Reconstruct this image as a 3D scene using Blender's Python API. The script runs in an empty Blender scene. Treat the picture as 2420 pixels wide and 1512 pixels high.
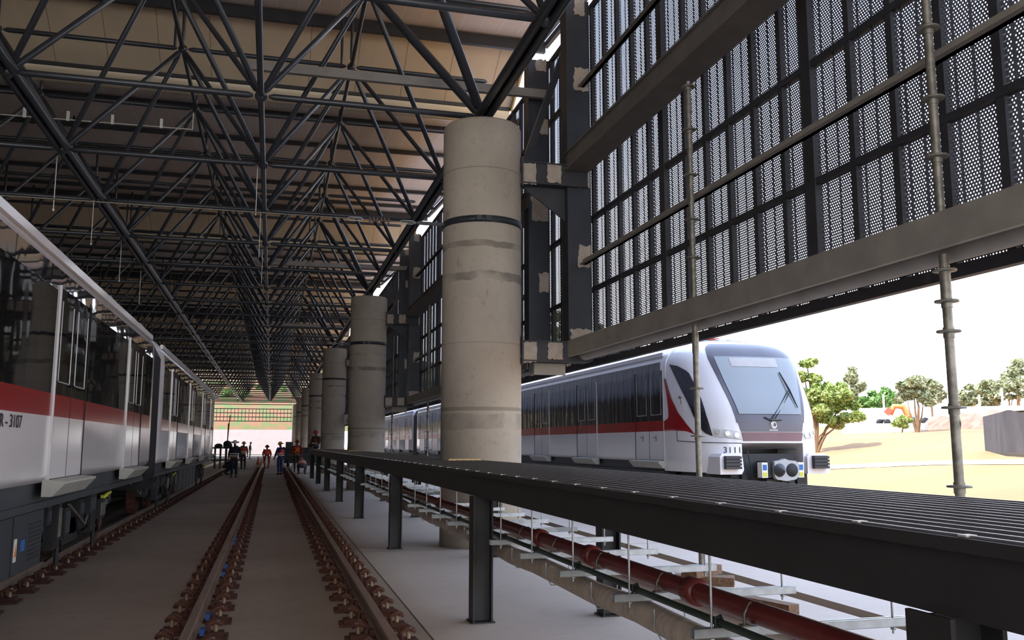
import bpy, math, random
from math import sin, cos, tan, radians, pi, sqrt, floor
from mathutils import Vector, Matrix
random.seed(7)
SC = bpy.context.scene
COL = SC.collection
EYE = 1.6                      # camera height above the slab
FPX, PCX, PCY = 2092.0, 1210.0, 756.0
PITCH = math.atan((1049 - PCY) / FPX)
YAW = math.atan((PCX - 641) / math.hypot(FPX, 1049 - PCY))
# ---------------------------------------------------------------- survey helpers (pixel + known plane -> point in the place)
_R = (cos(YAW), -sin(YAW), 0)
_F = (sin(YAW) * cos(PITCH), cos(YAW) * cos(PITCH), sin(PITCH))
_U = (-sin(YAW) * sin(PITCH), -cos(YAW) * sin(PITCH), cos(PITCH))
def ray(x, y):
    a = (x - PCX) / FPX; b = -(y - PCY) / FPX
    return [_F[i] + a * _R[i] + b * _U[i] for i in range(3)]
def at(x, y, X=None, Y=None, Z=None):
    d = ray(x, y)
    t = X / d[0] if X is not None else Y / d[1] if Y is not None else (Z - EYE) / d[2]
    return Vector((d[0] * t, d[1] * t, d[2] * t + EYE))
def lerp(a, b, t): return a + (b - a) * t
def smooth(t): t = max(0, min(1, t)); return t * t * (3 - 2 * t)
# ---------------------------------------------------------------- mesh builder
class MB:
    def __init__(s): s.v = []; s.f = []; s.mi = []; s.sm = []
    def add(s, vs, fs, mi=0, sm=False):
        o = len(s.v); s.v += [tuple(v) for v in vs]
        s.f += [tuple(i + o for i in f) for f in fs]
        s.mi += [mi] * len(fs); s.sm += [sm] * len(fs); return s
    def box(s, x0, x1, y0, y1, z0, z1, mi=0):
        vs = [(x, y, z) for z in (z0, z1) for y in (y0, y1) for x in (x0, x1)]
        return s.add(vs, [(0, 2, 3, 1), (4, 5, 7, 6), (0, 1, 5, 4), (2, 6, 7, 3), (0, 4, 6, 2), (1, 3, 7, 5)], mi)
    def obox(s, p, q, w, h, mi=0, up=(0, 0, 1)):
        "bar of section w x h between two points"
        p = Vector(p); q = Vector(q); d = (q - p).normalized(); u = Vector(up)
        if abs(d.dot(u)) > .98: u = Vector((1, 0, 0))
        a = d.cross(u).normalized() * w / 2; b = a.cross(d).normalized() * h / 2
        vs = [p - a - b, p + a - b, p + a + b, p - a + b, q - a - b, q + a - b, q + a + b, q - a + b]
        return s.add(vs, [(0, 1, 2, 3), (7, 6, 5, 4), (0, 4, 5, 1), (1, 5, 6, 2), (2, 6, 7, 3), (3, 7, 4, 0)], mi)
    def tube(s, pts, r, n=8, mi=0, cap=True, sm=True):
        pts = [Vector(p) for p in pts]; rs = r if isinstance(r, (list, tuple)) else [r] * len(pts)
        vs = []; fs = []; pa = None
        for i, p in enumerate(pts):
            d = (pts[min(i + 1, len(pts) - 1)] - pts[max(i - 1, 0)]).normalized()
            if pa is None:
                u = Vector((0, 0, 1)) if abs(d.z) < .9 else Vector((1, 0, 0)); a = d.cross(u).normalized()
            else: a = (pa - d * pa.dot(d)).normalized()
            pa = a; b = d.cross(a)
            for k in range(n):
                t = 2 * pi * k / n; vs.append(p + (a * cos(t) + b * sin(t)) * rs[i])
        for i in range(len(pts) - 1):
            for k in range(n): fs.append((i * n + k, i * n + (k + 1) % n, (i + 1) * n + (k + 1) % n, (i + 1) * n + k))
        s.add(vs, fs, mi, sm)
        if cap:
            m = (len(pts) - 1) * n
            s.add(vs, [tuple(range(n - 1, -1, -1)), tuple(range(m, m + n))], mi)
        return s
    def lathe(s, prof, c=(0, 0, 0), n=24, axis='Z', mi=0, sm=True):
        "prof: (radius, height) pairs"
        vs = []; fs = []
        for r, h in prof:
            for k in range(n):
                t = 2 * pi * k / n; a, b = r * cos(t), r * sin(t)
                v = (a, b, h) if axis == 'Z' else (h, a, b) if axis == 'X' else (b, h, a)
                vs.append((v[0] + c[0], v[1] + c[1], v[2] + c[2]))
        for i in range(len(prof) - 1):
            for k in range(n): fs.append((i * n + k, i * n + (k + 1) % n, (i + 1) * n + (k + 1) % n, (i + 1) * n + k))
        return s.add(vs, fs, mi, sm)
    def prism(s, poly, a, b, axis='Y', mi=0):
        "extrude 2-D polygon from a to b along an axis: Y -> (x,z), X -> (y,z), Z -> (x,y)"
        n = len(poly)
        P = (lambda p, t: (p[0], t, p[1])) if axis == 'Y' else (lambda p, t: (t, p[0], p[1])) if axis == 'X' else (lambda p, t: (p[0], p[1], t))
        vs = [P(p, a) for p in poly] + [P(p, b) for p in poly]
        return s.add(vs, [tuple(range(n)), tuple(range(2 * n - 1, n - 1, -1))] + [(i, i + n, (i + 1) % n + n, (i + 1) % n) for i in range(n)], mi)
    def grid(s, fn, nu, nv, mi=0, sm=True):
        vs = [fn(i / nu, j / nv) for j in range(nv + 1) for i in range(nu + 1)]
        w = nu + 1
        return s.add(vs, [(j * w + i, j * w + i + 1, (j + 1) * w + i + 1, (j + 1) * w + i) for j in range(nv) for i in range(nu)], mi, sm)
    def ball(s, c, r, n=10, m=6, mi=0, sq=(1, 1, 1)):
        c = Vector(c)
        return s.grid(lambda u, v: c + Vector((r * sq[0] * cos(2 * pi * u) * sin(pi * v), r * sq[1] * sin(2 * pi * u) * sin(pi * v), -r * sq[2] * cos(pi * v))), n, m, mi)
    def mesh(s, name, mats):
        me = bpy.data.meshes.new(name); me.from_pydata(s.v, [], s.f)
        for m in (mats if isinstance(mats, (list, tuple)) else [mats]): me.materials.append(m)
        me.polygons.foreach_set('material_index', s.mi); me.polygons.foreach_set('use_smooth', s.sm)
        me.update(); return me
    def obj(s, name, mats, parent=None, **kw): return link(name, s.mesh(name, mats), parent, **kw)
def link(name, data, parent=None, label=None, cat=None, group=None, kind=None):
    o = bpy.data.objects.new(name, data); COL.objects.link(o)
    if parent is not None:
        o.parent = parent
        inv = Matrix.Translation(-parent.location) if parent.parent is None else Matrix.Identity(4)
        o.matrix_parent_inverse = inv
    if label: o['label'] = label
    if cat: o['category'] = cat
    if group: o['group'] = group
    if kind: o['kind'] = kind
    return o
def thing(name, label, cat, loc, group=None):
    o = link(name, None, None, label, cat, group); o.location = loc; o.empty_display_size = .2; return o
def dup(root, loc, label, group=None):
    "copy of a thing with its parts and sub-parts, moved to loc"
    def cp(o, par):
        c = o.copy(); COL.objects.link(c)
        if par is not None: c.parent = par; c.matrix_parent_inverse = o.matrix_parent_inverse.copy()
        for k in list(o.children): cp(k, c)
        return c
    r = cp(root, None); r.location = loc; r['label'] = label
    if group: r['group'] = group
    return r
ORD = 'first second third fourth fifth sixth seventh eighth ninth tenth eleventh twelfth thirteenth fourteenth fifteenth sixteenth seventeenth eighteenth nineteenth twentieth'.split()
ORD += ['twenty-' + o for o in ORD[:9]] + ['thirtieth'] + ['thirty-' + o for o in ORD[:9]] + ['fortieth'] + ['forty-' + o for o in ORD[:9]]
# ---------------------------------------------------------------- materials
def lin(c):
    return tuple(((x / 255) / 12.92 if x / 255 <= .04045 else ((x / 255 + .055) / 1.055) ** 2.4) for x in c)
def nmat(name):
    m = bpy.data.materials.new(name); m.use_nodes = True; nt = m.node_tree
    return m, nt, nt.nodes['Principled BSDF']
def N(nt, t, **kw):
    n = nt.nodes.new(t)
    for k, v in kw.items():
        if k in n.inputs.keys() if hasattr(n.inputs, 'keys') else False: n.inputs[k].default_value = v
        else: setattr(n, k, v)
    return n
def math_(nt, op, a, b=None, c=None):
    n = nt.nodes.new('ShaderNodeMath'); n.operation = op
    for i, v in enumerate((a, b, c)):
        if v is None: continue
        if isinstance(v, (int, float)): n.inputs[i].default_value = v
        else: nt.links.new(v, n.inputs[i])
    return n.outputs[0]
def mixc(nt, fac, a, b):
    n = nt.nodes.new('ShaderNodeMix'); n.data_type = 'RGBA'
    if isinstance(fac, (int, float)): n.inputs[0].default_value = fac
    else: nt.links.new(fac, n.inputs[0])
    for i, v in ((6, a), (7, b)):
        if isinstance(v, tuple): n.inputs[i].default_value = (*v[:3], 1)
        else: nt.links.new(v, n.inputs[i])
    return n.outputs[2]
def coords(nt, scale=(1, 1, 1), kind='Object'):
    tc = nt.nodes.new('ShaderNodeTexCoord'); mp = nt.nodes.new('ShaderNodeMapping'); mp.inputs['Scale'].default_value = scale
    nt.links.new(tc.outputs[kind], mp.inputs['Vector']); return mp.outputs[0]
def noise(nt, vec, scale, detail=4, rough=.55):
    n = nt.nodes.new('ShaderNodeTexNoise'); n.inputs['Scale'].default_value = scale; n.inputs['Detail'].default_value = detail
    n.inputs['Roughness'].default_value = rough; nt.links.new(vec, n.inputs['Vector']); return n.outputs['Fac']
def ramp(nt, fac, lo, hi):
    n = nt.nodes.new('ShaderNodeMapRange'); n.inputs[1].default_value = lo; n.inputs[2].default_value = hi
    nt.links.new(fac, n.inputs[0]); return n.outputs[0]
def bump(nt, b, h, strength, dist=.02):
    n = nt.nodes.new('ShaderNodeBump'); n.inputs['Strength'].default_value = strength; n.inputs['Distance'].default_value = dist
    nt.links.new(h, n.inputs['Height']); nt.links.new(n.outputs[0], b.inputs['Normal'])
def mat(name, rgb, rough=.6, metal=0, var=.12, scale=6, stretch=(1, 1, 1), rgb2=None, bmp=0, spec=.5, lo=.35, hi=.65):
    m, nt, b = nmat(name); c = lin(rgb)
    b.inputs['Roughness'].default_value = rough; b.inputs['Metallic'].default_value = metal; b.inputs['Specular IOR Level'].default_value = spec
    f = noise(nt, coords(nt, stretch), scale)
    c2 = lin(rgb2) if rgb2 else tuple(min(1, x * (1 + var)) for x in c)
    c1 = c if rgb2 else tuple(x * (1 - var) for x in c)
    nt.links.new(mixc(nt, ramp(nt, f, lo, hi), c1, c2), b.inputs['Base Color'])
    if bmp: bump(nt, b, f, bmp)
    return m
STEEL = mat('charcoal_paint', (47, 50, 56), .36, 0, .15, 3, spec=.6)
STEELD = mat('dark_box_steel', (52, 52, 56), .55, 0, .15, 4)
BEAMP = mat('grey_brown_primer_steel', (138, 132, 124), .6, 0, .12, 3)
PRIMER = mat('pale_primer', (176, 164, 150), .8, 0, .12, 8)
GALV = mat('galvanised_steel', (178, 184, 186), .38, .75, .12, 18)
POLEM = mat('weathered_zinc_tube', (142, 139, 128), .5, .55, .25, 14, rgb2=(108, 104, 94))
RAILM = mat('rail_steel', (150, 132, 120), .45, .4, .2, 9, (1, .15, 1))
RUST = mat('rust_brown', (96, 58, 44), .85, 0, .3, 14, rgb2=(66, 40, 34))
BLUE = mat('blue_plastic', (35, 95, 170), .45)
DECKM = mat('deck_black_steel', (104, 103, 106), .4, .2, .12, 10)
DECKB = mat('deck_beam_black', (38, 37, 37), .6, 0, .15, 5)
FARB = mat('deck_channel_lit_grey', (120, 116, 110), .7, 0, .12, 5)  # rear beam's lit face put into a paler grey than the edge beam
REDP = mat('maroon_pipe_paint', (112, 44, 40), .38, 0, .12, 8)
GREENC = mat('green_black_cable', (38, 52, 44), .5)
WRAP = mat('beige_pipe_wrap', (172, 160, 146), .75, 0, .15, 9, (1, 2.5, 1), bmp=.35)
WHITEP = mat('white_train_paint', (226, 224, 226), .16, 0, .02, 2, spec=.6)
REDT = mat('red_train_paint', (150, 26, 32), .18, 0, .04, 3, spec=.6)
GREYT = mat('train_dark_grey', (58, 62, 66), .5, 0, .1, 5)
LGREYT = mat('train_step_grey', (172, 172, 164), .5, 0, .08, 6)
BLACKR = mat('black_rubber', (24, 25, 27), .65, 0, .15, 8)
UNDER = mat('underframe_black', (34, 36, 38), .6, 0, .25, 9)
YELL = mat('yellow_green_bracket', (205, 205, 70), .5)
ORANGE = mat('orange_sign', (222, 130, 45), .6)
LABELW = mat('label_white', (225, 225, 215), .6, 0, .03)
LABELB = mat('label_blue', (45, 105, 170), .6)
DGLASS, nt, b = nmat('dark_train_glass')
b.inputs['Base Color'].default_value = (.008, .008, .009, 1); b.inputs['Roughness'].default_value = .03; b.inputs['Specular IOR Level'].default_value = .85
bump(nt, b, noise(nt, coords(nt, (1, .8, .55)), 1.3, 2, .4), .3, .03)
WGLASS, nt, b = nmat('windscreen_glass')
b.inputs['Base Color'].default_value = (*lin((116, 122, 124)), 1); b.inputs['Roughness'].default_value = .06; b.inputs['Specular IOR Level'].default_value = .8
CAPG = mat('cab_graphite', (76, 74, 84), .3, 0, .05, 3)
MAROON = mat('cab_maroon', (104, 70, 76), .35, 0, .05, 3)
SGLASS, nt, b = nmat('side_glass_blue_black')
b.inputs['Base Color'].default_value = (*lin((38, 39, 46)), 1); b.inputs['Roughness'].default_value = .09; b.inputs['Specular IOR Level'].default_value = .7
bump(nt, b, noise(nt, coords(nt, (1, 2.2, .35)), 2.2, 2, .5), .5, .03)
LAMP, nt, b = nmat('lamp_lens')
b.inputs['Base Color'].default_value = (.7, .68, .6, 1); b.inputs['Roughness'].default_value = .15; b.inputs['Metallic'].default_value = .3
SKIN = mat('skin', (128, 84, 62), .55, 0, .05)
LIFT = mat('leaf_green', (132, 152, 76), .6, 0, .3, 1.2, rgb2=(164, 178, 104))
LIFO = mat('leaf_olive', (134, 142, 104), .6, 0, .3, 1.0, rgb2=(164, 168, 132))
LIFD = mat('leaf_deep_green', (86, 128, 62), .6, 0, .3, 1.0, rgb2=(126, 158, 84))
BARK = mat('bark', (120, 92, 66), .9, 0, .25, 6, (1, 1, .2))
SOIL = mat('dark_trench_soil', (104, 90, 76), .95, 0, .2, 4)
UBEAM = mat('upper_beam_brown_grey', (106, 101, 95), .6, 0, .12, 3)
TIMBER = mat('old_timber', (118, 88, 58), .8, 0, .25, 5, (8, 1, 8), rgb2=(84, 60, 42))
PINE = mat('pale_timber', (206, 176, 120), .75, 0, .15, 5, (1, 8, 8))
TARP = mat('dark_tarp', (74, 71, 72), .85, 0, .2, 2, (1, 1, .3), bmp=.3)
FENCEW = mat('white_hoarding', (236, 234, 230), .6, 0, .04, 2)
ORTERR = mat('orange_roof', (224, 128, 52), .7)
# ceiling panels: white-pink sheets with fine joints running along the hall
def panelmat(name, rgb, joint, p, axis):
    m, nt, b = nmat(name); b.inputs['Roughness'].default_value = .5
    tc = nt.nodes.new('ShaderNodeTexCoord'); sx = nt.nodes.new('ShaderNodeSeparateXYZ'); nt.links.new(tc.outputs['Object'], sx.inputs[0])
    t = math_(nt, 'ABSOLUTE', math_(nt, 'SUBTRACT', math_(nt, 'FRACT', math_(nt, 'DIVIDE', sx.outputs[axis], p)), .5))
    l = math_(nt, 'LESS_THAN', t, .010 / p)
    f = ramp(nt, noise(nt, coords(nt, (.5, .15, .5)), 3.0), .3, .7)
    c = lin(rgb); base = mixc(nt, f, c, tuple(x * .88 for x in c))
    nt.links.new(mixc(nt, l, base, lin(joint)), b.inputs['Base Color']); return m
CEIL = panelmat('ceiling_sheet_pink_white', (232, 222, 214), (242, 236, 230), .5, 0)
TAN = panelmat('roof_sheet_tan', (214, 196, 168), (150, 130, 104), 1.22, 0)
GUT = mat('gutter_cream', (214, 200, 172), .35, .1, .08, 3, (.2, 4, 1))
# concrete
def concrete(name, a, b2, stain, rings=None):
    m, nt, b = nmat(name); b.inputs['Roughness'].default_value = .85
    v = coords(nt); big = noise(nt, v, .8, 6, .6); fine = noise(nt, v, 9, 5, .65)
    c = mixc(nt, ramp(nt, big, .3, .7), lin(a), lin(b2))
    c = mixc(nt, math_(nt, 'MULTIPLY', ramp(nt, fine, .56, .78), .45), c, lin(stain))
    if rings:
        tc = nt.nodes.new('ShaderNodeTexCoord'); sx = nt.nodes.new('ShaderNodeSeparateXYZ'); nt.links.new(tc.outputs['Object'], sx.inputs[0])
        wob = math_(nt, 'MULTIPLY', math_(nt, 'SUBTRACT', noise(nt, v, 2.6, 5, .6), .5), .14)
        z = math_(nt, 'ADD', sx.outputs[2], wob)
        for h, w, k in rings:
            d = math_(nt, 'ABSOLUTE', math_(nt, 'SUBTRACT', z if w > .03 else sx.outputs[2], h))
            l = math_(nt, 'MULTIPLY', math_(nt, 'LESS_THAN', d, w), k)
            if w > .03: l = math_(nt, 'MULTIPLY', l, ramp(nt, noise(nt, v, 1.5, 3), .38, .6))
            c = mixc(nt, l, c, lin(stain))
        st = noise(nt, coords(nt, (2.2, 2.2, .8)), 2.0, 6, .7)
        c = mixc(nt, math_(nt, 'MULTIPLY', ramp(nt, st, .62, .74), .55), c, lin((96, 86, 72)))
    nt.links.new(c, b.inputs['Base Color']); bump(nt, b, fine, .25, .01); return m
COLC = concrete('column_concrete', (192, 182, 166), (170, 160, 145), (124, 116, 106), [(6.07, .012, .5), (4.8, .05, .8), (4.28, .07, .85), (2.15, .03, .6), (1.95, .12, .5), (3.2, .008, .4)])
def slab(name, a, b2, stain, jy):
    m, nt, b = nmat(name); b.inputs['Roughness'].default_value = .8
    v = coords(nt); big = noise(nt, v, .35, 6, .6); fine = noise(nt, v, 6, 5, .65)
    c = mixc(nt, ramp(nt, big, .3, .7), lin(a), lin(b2))
    c = mixc(nt, math_(nt, 'MULTIPLY', ramp(nt, fine, .52, .8), .35), c, lin(stain))
    tc = nt.nodes.new('ShaderNodeTexCoord'); sx = nt.nodes.new('ShaderNodeSeparateXYZ'); nt.links.new(tc.outputs['Object'], sx.inputs[0])
    t = math_(nt, 'ABSOLUTE', math_(nt, 'SUBTRACT', math_(nt, 'FRACT', math_(nt, 'DIVIDE', sx.outputs[1], jy)), .5))
    c = mixc(nt, math_(nt, 'MULTIPLY', math_(nt, 'LESS_THAN', t, .018 / jy), .7), c, lin((70, 62, 56)))
    nt.links.new(c, b.inputs['Base Color']); bump(nt, b, fine, .15, .008); return m
FLOORT = slab('track_slab_dusty', (166, 152, 138), (140, 127, 114), (106, 94, 84), 12.2)
FLOORS = slab('side_slab_pale', (186, 172, 158), (170, 157, 144), (136, 126, 116), 9.15)
m, nt, b = nmat('orange_earth'); EARTH = m; b.inputs['Roughness'].default_value = .95
v = coords(nt, (.5, 1, 1)); c = mixc(nt, ramp(nt, noise(nt, v, .12, 6, .6), .35, .65), lin((142, 106, 68)), lin((150, 119, 79)))
c = mixc(nt, ramp(nt, noise(nt, v, .06, 3), .55, .68), c, lin((134, 84, 54))); nt.links.new(c, b.inputs['Base Color'])
bump(nt, b, noise(nt, v, 3, 6, .7), .6, .1)
GRAVEL = mat('pale_path_gravel', (166, 152, 134), .9, 0, .08, 2)
BERM = mat('pinkish_rubble_earth', (150, 118, 100), .95, 0, .2, 2, rgb2=(126, 92, 76), bmp=.8)
RETW = mat('white_retaining_wall', (184, 168, 158), .8, 0, .05, 1.5)
m, nt, b = nmat('hillside_red_earth_and_green'); HILL = m; b.inputs['Roughness'].default_value = .95
v = coords(nt); c = mixc(nt, ramp(nt, noise(nt, v, .45, 8, .7), .46, .56), lin((112, 74, 46)), lin((74, 88, 38)))
nt.links.new(c, b.inputs['Base Color'])
# perforated sheet: staggered round holes, solid fold lines every 0.203 m
def perforated():
    m, nt, b = nmat('perforated_sheet'); b.inputs['Base Color'].default_value = (*lin((92, 94, 104)), 1); b.inputs['Roughness'].default_value = .5
    tc = nt.nodes.new('ShaderNodeTexCoord'); sx = nt.nodes.new('ShaderNodeSeparateXYZ'); nt.links.new(tc.outputs['Object'], sx.inputs[0])
    p = .0335; Y, Z = sx.outputs[1], sx.outputs[2]
    v = math_(nt, 'DIVIDE', Z, p * .866); row = math_(nt, 'FLOOR', v)
    u = math_(nt, 'ADD', math_(nt, 'DIVIDE', Y, p), math_(nt, 'MULTIPLY', math_(nt, 'FLOORED_MODULO', row, 2), .5))
    fu = math_(nt, 'SUBTRACT', math_(nt, 'FRACT', u), .5); fv = math_(nt, 'MULTIPLY', math_(nt, 'SUBTRACT', math_(nt, 'FRACT', v), .5), .866)
    d2 = math_(nt, 'ADD', math_(nt, 'MULTIPLY', fu, fu), math_(nt, 'MULTIPLY', fv, fv))
    hole = math_(nt, 'LESS_THAN', d2, .210 ** 2)
    rib = math_(nt, 'GREATER_THAN', math_(nt, 'ABSOLUTE', math_(nt, 'SUBTRACT', math_(nt, 'FRACT', math_(nt, 'DIVIDE', Y, .61 / 3)), .5)), .5 - .09)
    hole = math_(nt, 'MULTIPLY', hole, math_(nt, 'SUBTRACT', 1, rib))
    tr = nt.nodes.new('ShaderNodeBsdfTransparent'); mx = nt.nodes.new('ShaderNodeMixShader')
    nt.links.new(hole, mx.inputs[0]); nt.links.new(b.outputs[0], mx.inputs[1]); nt.links.new(tr.outputs[0], mx.inputs[2])
    nt.links.new(mx.outputs[0], nt.nodes['Material Output'].inputs['Surface']); return m
PERF = perforated()
def plain(name, rgb, rough=.6): return mat(name, rgb, rough, 0, .04, 6)
SKY, SUN, EXPO = 1.95, 4.2, 1.2
# ================================================================ setting
BAY = 18.3; S = 3.66; Y0 = 14.2; XCOL = 3.30
COLY = [Y0 + BAY * k for k in range(7)]
MB().box(-16, 1.34, -12, 128, -.3, 0).obj('floor', FLOORT, kind='structure')
def slabx(x0, x1): MB().box(x0, x1, -12, 126, -.3, 0).obj('floor', FLOORS, kind='structure')
slabx(1.36, 5.36); slabx(5.62, 7.4)
MB().box(5.36, 5.62, -12, 126, -.3, -.12).obj('floor', SOIL, kind='structure')
def terrain(x, y):
    "height of the earth outside: level by the shed, rising to the right and beyond the end"
    x = max(x, 0)
    if x < 14: h = -.06
    elif x < 37: h = -.06 + 2.3 * smooth((x - 14) / 23) ** .85
    elif x < 70: h = 2.24 + 1.7 * (x - 37) / 33
    else: h = 3.94 + 1.2 * smooth((x - 70) / 80)
    return h + .05 * sin(x * .7 + y * .31) * smooth((x - 12) / 8)
def ground_fn(u, v):
    x = 7.4 + (u ** 2.0) * 250; y = -60 + v * 330; return (x, y, terrain(x, y))
MB().grid(ground_fn, 110, 110).obj('ground', EARTH, kind='structure')
MB().box(-60, 7.4, 128, 152, -.4, -.05).obj('ground', FLOORT, kind='structure')
# roof: shallow sheets rising to a ridge, a steeper tan sheet falling behind it, then a curved gutter
XL, XR = -16.0, 6.16
ZG, ZR = 10.95, 12.12
teeth = list(range(-1, 6))
for k in range(-2, 7):
    yg = 23.1 + BAY * (k - 1) + .75; yr = 21.2 + BAY * k; y2 = 23.1 + BAY * k
    m = MB(); m.box(0, 0, 0, 0, 0, 0); m = MB()
    def sheet(ya, za, yb, zb, nm, mt, XR=XR):
        q = MB(); d = .06
        q.add([(XL, ya, za), (XR, ya, za), (XR, yb, zb), (XL, yb, zb), (XL, ya, za + d), (XR, ya, za + d), (XR, yb, zb + d), (XL, yb, zb + d)],
              [(3, 2, 1, 0), (4, 5, 6, 7), (0, 1, 5, 4), (1, 2, 6, 5), (2, 3, 7, 6), (3, 0, 4, 7)]); q.obj(nm, mt, kind='structure')
    sheet(yg, ZG + .05, yr, ZR, 'ceiling', CEIL, XR + .42)
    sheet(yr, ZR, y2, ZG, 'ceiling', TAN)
    g = MB()
    def gut(u, v, y2=y2):
        t = pi * v; return (lerp(XL, XR, u), y2 + .375 - .375 * cos(t), ZG + .02 - .36 * sin(t))
    g.grid(gut, 1, 10)
    g.box(XL, XR, y2 - .05, y2 + .02, ZG - .06, ZG + .05, 1)
    g.obj('ceiling', [GUT, STEELD], kind='structure')
    f = MB()      # pale edge fascia along the tan sheet and dark edge angle along the shallow one
    f.obox((XR + .03, yr, ZR), (XR + .03, y2, ZG), .05, .26)
    f.obj('trim_%d' % (k + 3), PINE, kind='structure')
    f = MB(); f.obox((XR + .48, yg, ZG - .03), (XR + .48, yr, ZR - .08), .10, .16); f.obj('trim_%d' % (k + 23), STEELD, kind='structure')
MB().box(-16.3, -16, -12, 126, -.3, 12).obj('wall_left_added', plain('added_wall_grey', (120, 116, 110)), kind='structure')  # added wall, closes the left side to limit the daylight
# ---------------------------------------------------------------- space frame
ZB, ZT = 7.15, 10.2
sf = thing('space_frame', 'black tubular steel space frame carrying the whole roof on the concrete columns', 'roof frame', (-.36, Y0, ZB))
XB = [XCOL + S * i for i in range(0, -5, -1)]; XT = [XCOL - S * (i + .5) for i in range(0, 5)]
KB = range(-4, 31)
def by(k): return Y0 + S * k
def ty(k): return Y0 + S * (k + .5)
members = {}
def mem(kind, p, q, r, tri=6):
    members.setdefault(kind, []).append((p, q, r, tri))
def taper(m, p, q, r, n):
    p = Vector(p); q = Vector(q); d = (q - p); L = d.length; d /= L
    m.tube([p + d * .12, p + d * .20, q - d * .20, q - d * .12], [r * .45, r, r, r * .45], n, cap=False)
for ix, x in enumerate(XB):
    for k in KB:
        if k < 30:
            if ix in (0, 2): mem('longitudinal_chord', (x, by(k), ZB), (x, by(k + 1), ZB), .10 if ix == 0 else .075, 10)
            else: mem('longitudinal_chord', (x, by(k), ZB), (x, by(k + 1), ZB), .05, 8)
        if ix + 1 < len(XB): mem('cross_chord', (x, by(k), ZB), (XB[ix + 1], by(k), ZB), .055, 8)
for ix, x in enumerate(XT):
    for k in KB:
        if k < 30:
            if k < 29: mem('top_chord', (x, ty(k), ZT), (x, ty(k + 1), ZT), .048, 6)
            if ix + 1 < len(XT): mem('top_cross_chord', (x, ty(k), ZT), (XT[ix + 1], ty(k), ZT), .055, 8)
            if ix == 0: mem('top_cross_chord', (x, ty(k), ZT), (XCOL + 1.5, ty(k), ZT), .055, 8)
        for dx in (-.5, .5):
            for dk in (0, 1):
                xb = x + dx * S
                if xb < XB[-1] - .1 or k + dk > 30: continue
                atcol = abs(xb - XCOL) < .1 and (k + dk) % 5 == 0
                mem('diagonal_strut', (x, ty(k), ZT), (xb, by(k + dk), ZB), .085 if atcol else .05, 8)
for ix, x in enumerate(XT):                                       # stub posts to the purlins
    for k in KB:
        if k >= 30: continue
        y = ty(k); t = (y - 23.85) % BAY
        zr = ZG + .05 + (ZR - ZG) * t / 15.65 if t < 15.65 else ZR - (ZR - ZG) * (t - 15.65) / 1.9
        mem('stub_post', (x, y, ZT), (x, y, zr - .1), .04, 6)
        if ix < 3 and k % 5 == 1: mem('stub_post', (x - .2, y + .3, ZT), (x - .2, y + .35, zr - .2), .035, 6)
for k in range(-1, 6):                                           # purlins and ridge beams below the sheets
    yg = 23.1 + BAY * (k - 1) + .75; yr = 21.2 + BAY * k
    for j in range(5):
        t = (j + .45) / 5; y = lerp(yg, yr, t); z = lerp(ZG, ZR, t)
        mem('purlin', (XL, y, z - .07), (XR + .42, y, z - .07), -.13, 4)
    mem('ridge_beam', (XL, yr - .1, ZR - .2), (XR + .42, yr - .1, ZR - .2), -.30, 4)
def near(mm): p, q = mm[0], mm[1]; return math.hypot((p[0] + q[0]) / 2 * .9, (p[1] + q[1]) / 2 - 1) if (p[1] + q[1]) / 2 > 4 else 500 - p[1]
def build_member(m, mm):
    p, q, r, n = mm
    if r < 0: m.obox(p, q, .12, -r); return
    p = Vector(p); q = Vector(q)
    if r in (.10, .075):
        o = .085 if r == .10 else .075
        for sx in (-1, 1): m.tube([p + Vector((sx * o, 0, 0)), q + Vector((sx * o, 0, 0))], o * .8, n, cap=False)
        m.obox(p + Vector((0, 0, .09)), q + Vector((0, 0, .09)), .2, .05)
    elif abs((q - p).y) > 3 and abs((q - p).z) < .1: m.tube([p, q], r, n, cap=False)
    else: taper(m, p, q, r, n)
for kind, lst in members.items():
    lst.sort(key=near); rest = MB()
    for i, mm in enumerate(lst):
        if i < 98: q = MB(); build_member(q, mm); q.obj(kind, STEEL, sf)
        else: build_member(rest, mm)
    if rest.v: rest.obj(kind, STEEL, sf, kind='stuff')
nodes = [(x, by(k), ZB) for x in XB for k in KB] + [(x, ty(k), ZT) for x in XT for k in KB if k < 30]
nodes.sort(key=lambda p: near((p, p))); rest = MB(); node_me = MB().ball((0, 0, 0), .10, 10, 6).mesh('node_joint', STEEL)
for i, p in enumerate(nodes):
    if i < 98:
        o = link('node_joint', node_me, sf); o.location = p
    else: rest.ball(p, .10, 6, 4)
rest.obj('node_joint', STEEL, sf, kind='stuff')
# ---------------------------------------------------------------- concrete columns
def column(y, lab):
    t = thing('concrete_column', lab, 'column', (XCOL, y, 0), 'round concrete columns in a row')
    m = MB(); m.lathe([(.0, 0), (.66, 0), (.66, 6.88), (.63, 6.93), (0, 6.93)], (XCOL, y, 0), 56); m.obj('shaft', COLC, t)
    m = MB(); m.lathe([(.664, 5.15), (.672, 5.15), (.672, 5.26), (.664, 5.26)], (XCOL, y, 0), 48)
    m.box(XCOL - .25, XCOL - .16, y - .70, y - .60, 5.165, 5.245); m.box(XCOL - .10, XCOL - .01, y - .72, y - .62, 5.165, 5.245)
    m.tube([(XCOL - .28, y - .68, 5.205), (XCOL + .02, y - .70, 5.205)], .012, 6); m.obj('strap_band', STEEL, t)
    m = MB(); m.box(XCOL - .3, XCOL + .3, y - .3, y + .3, 6.93, 6.97); m.tube([(XCOL, y, 6.95), (XCOL, y, 7.12)], .13, 14); m.obj('bearing_plate', STEEL, t)
    return t
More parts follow.
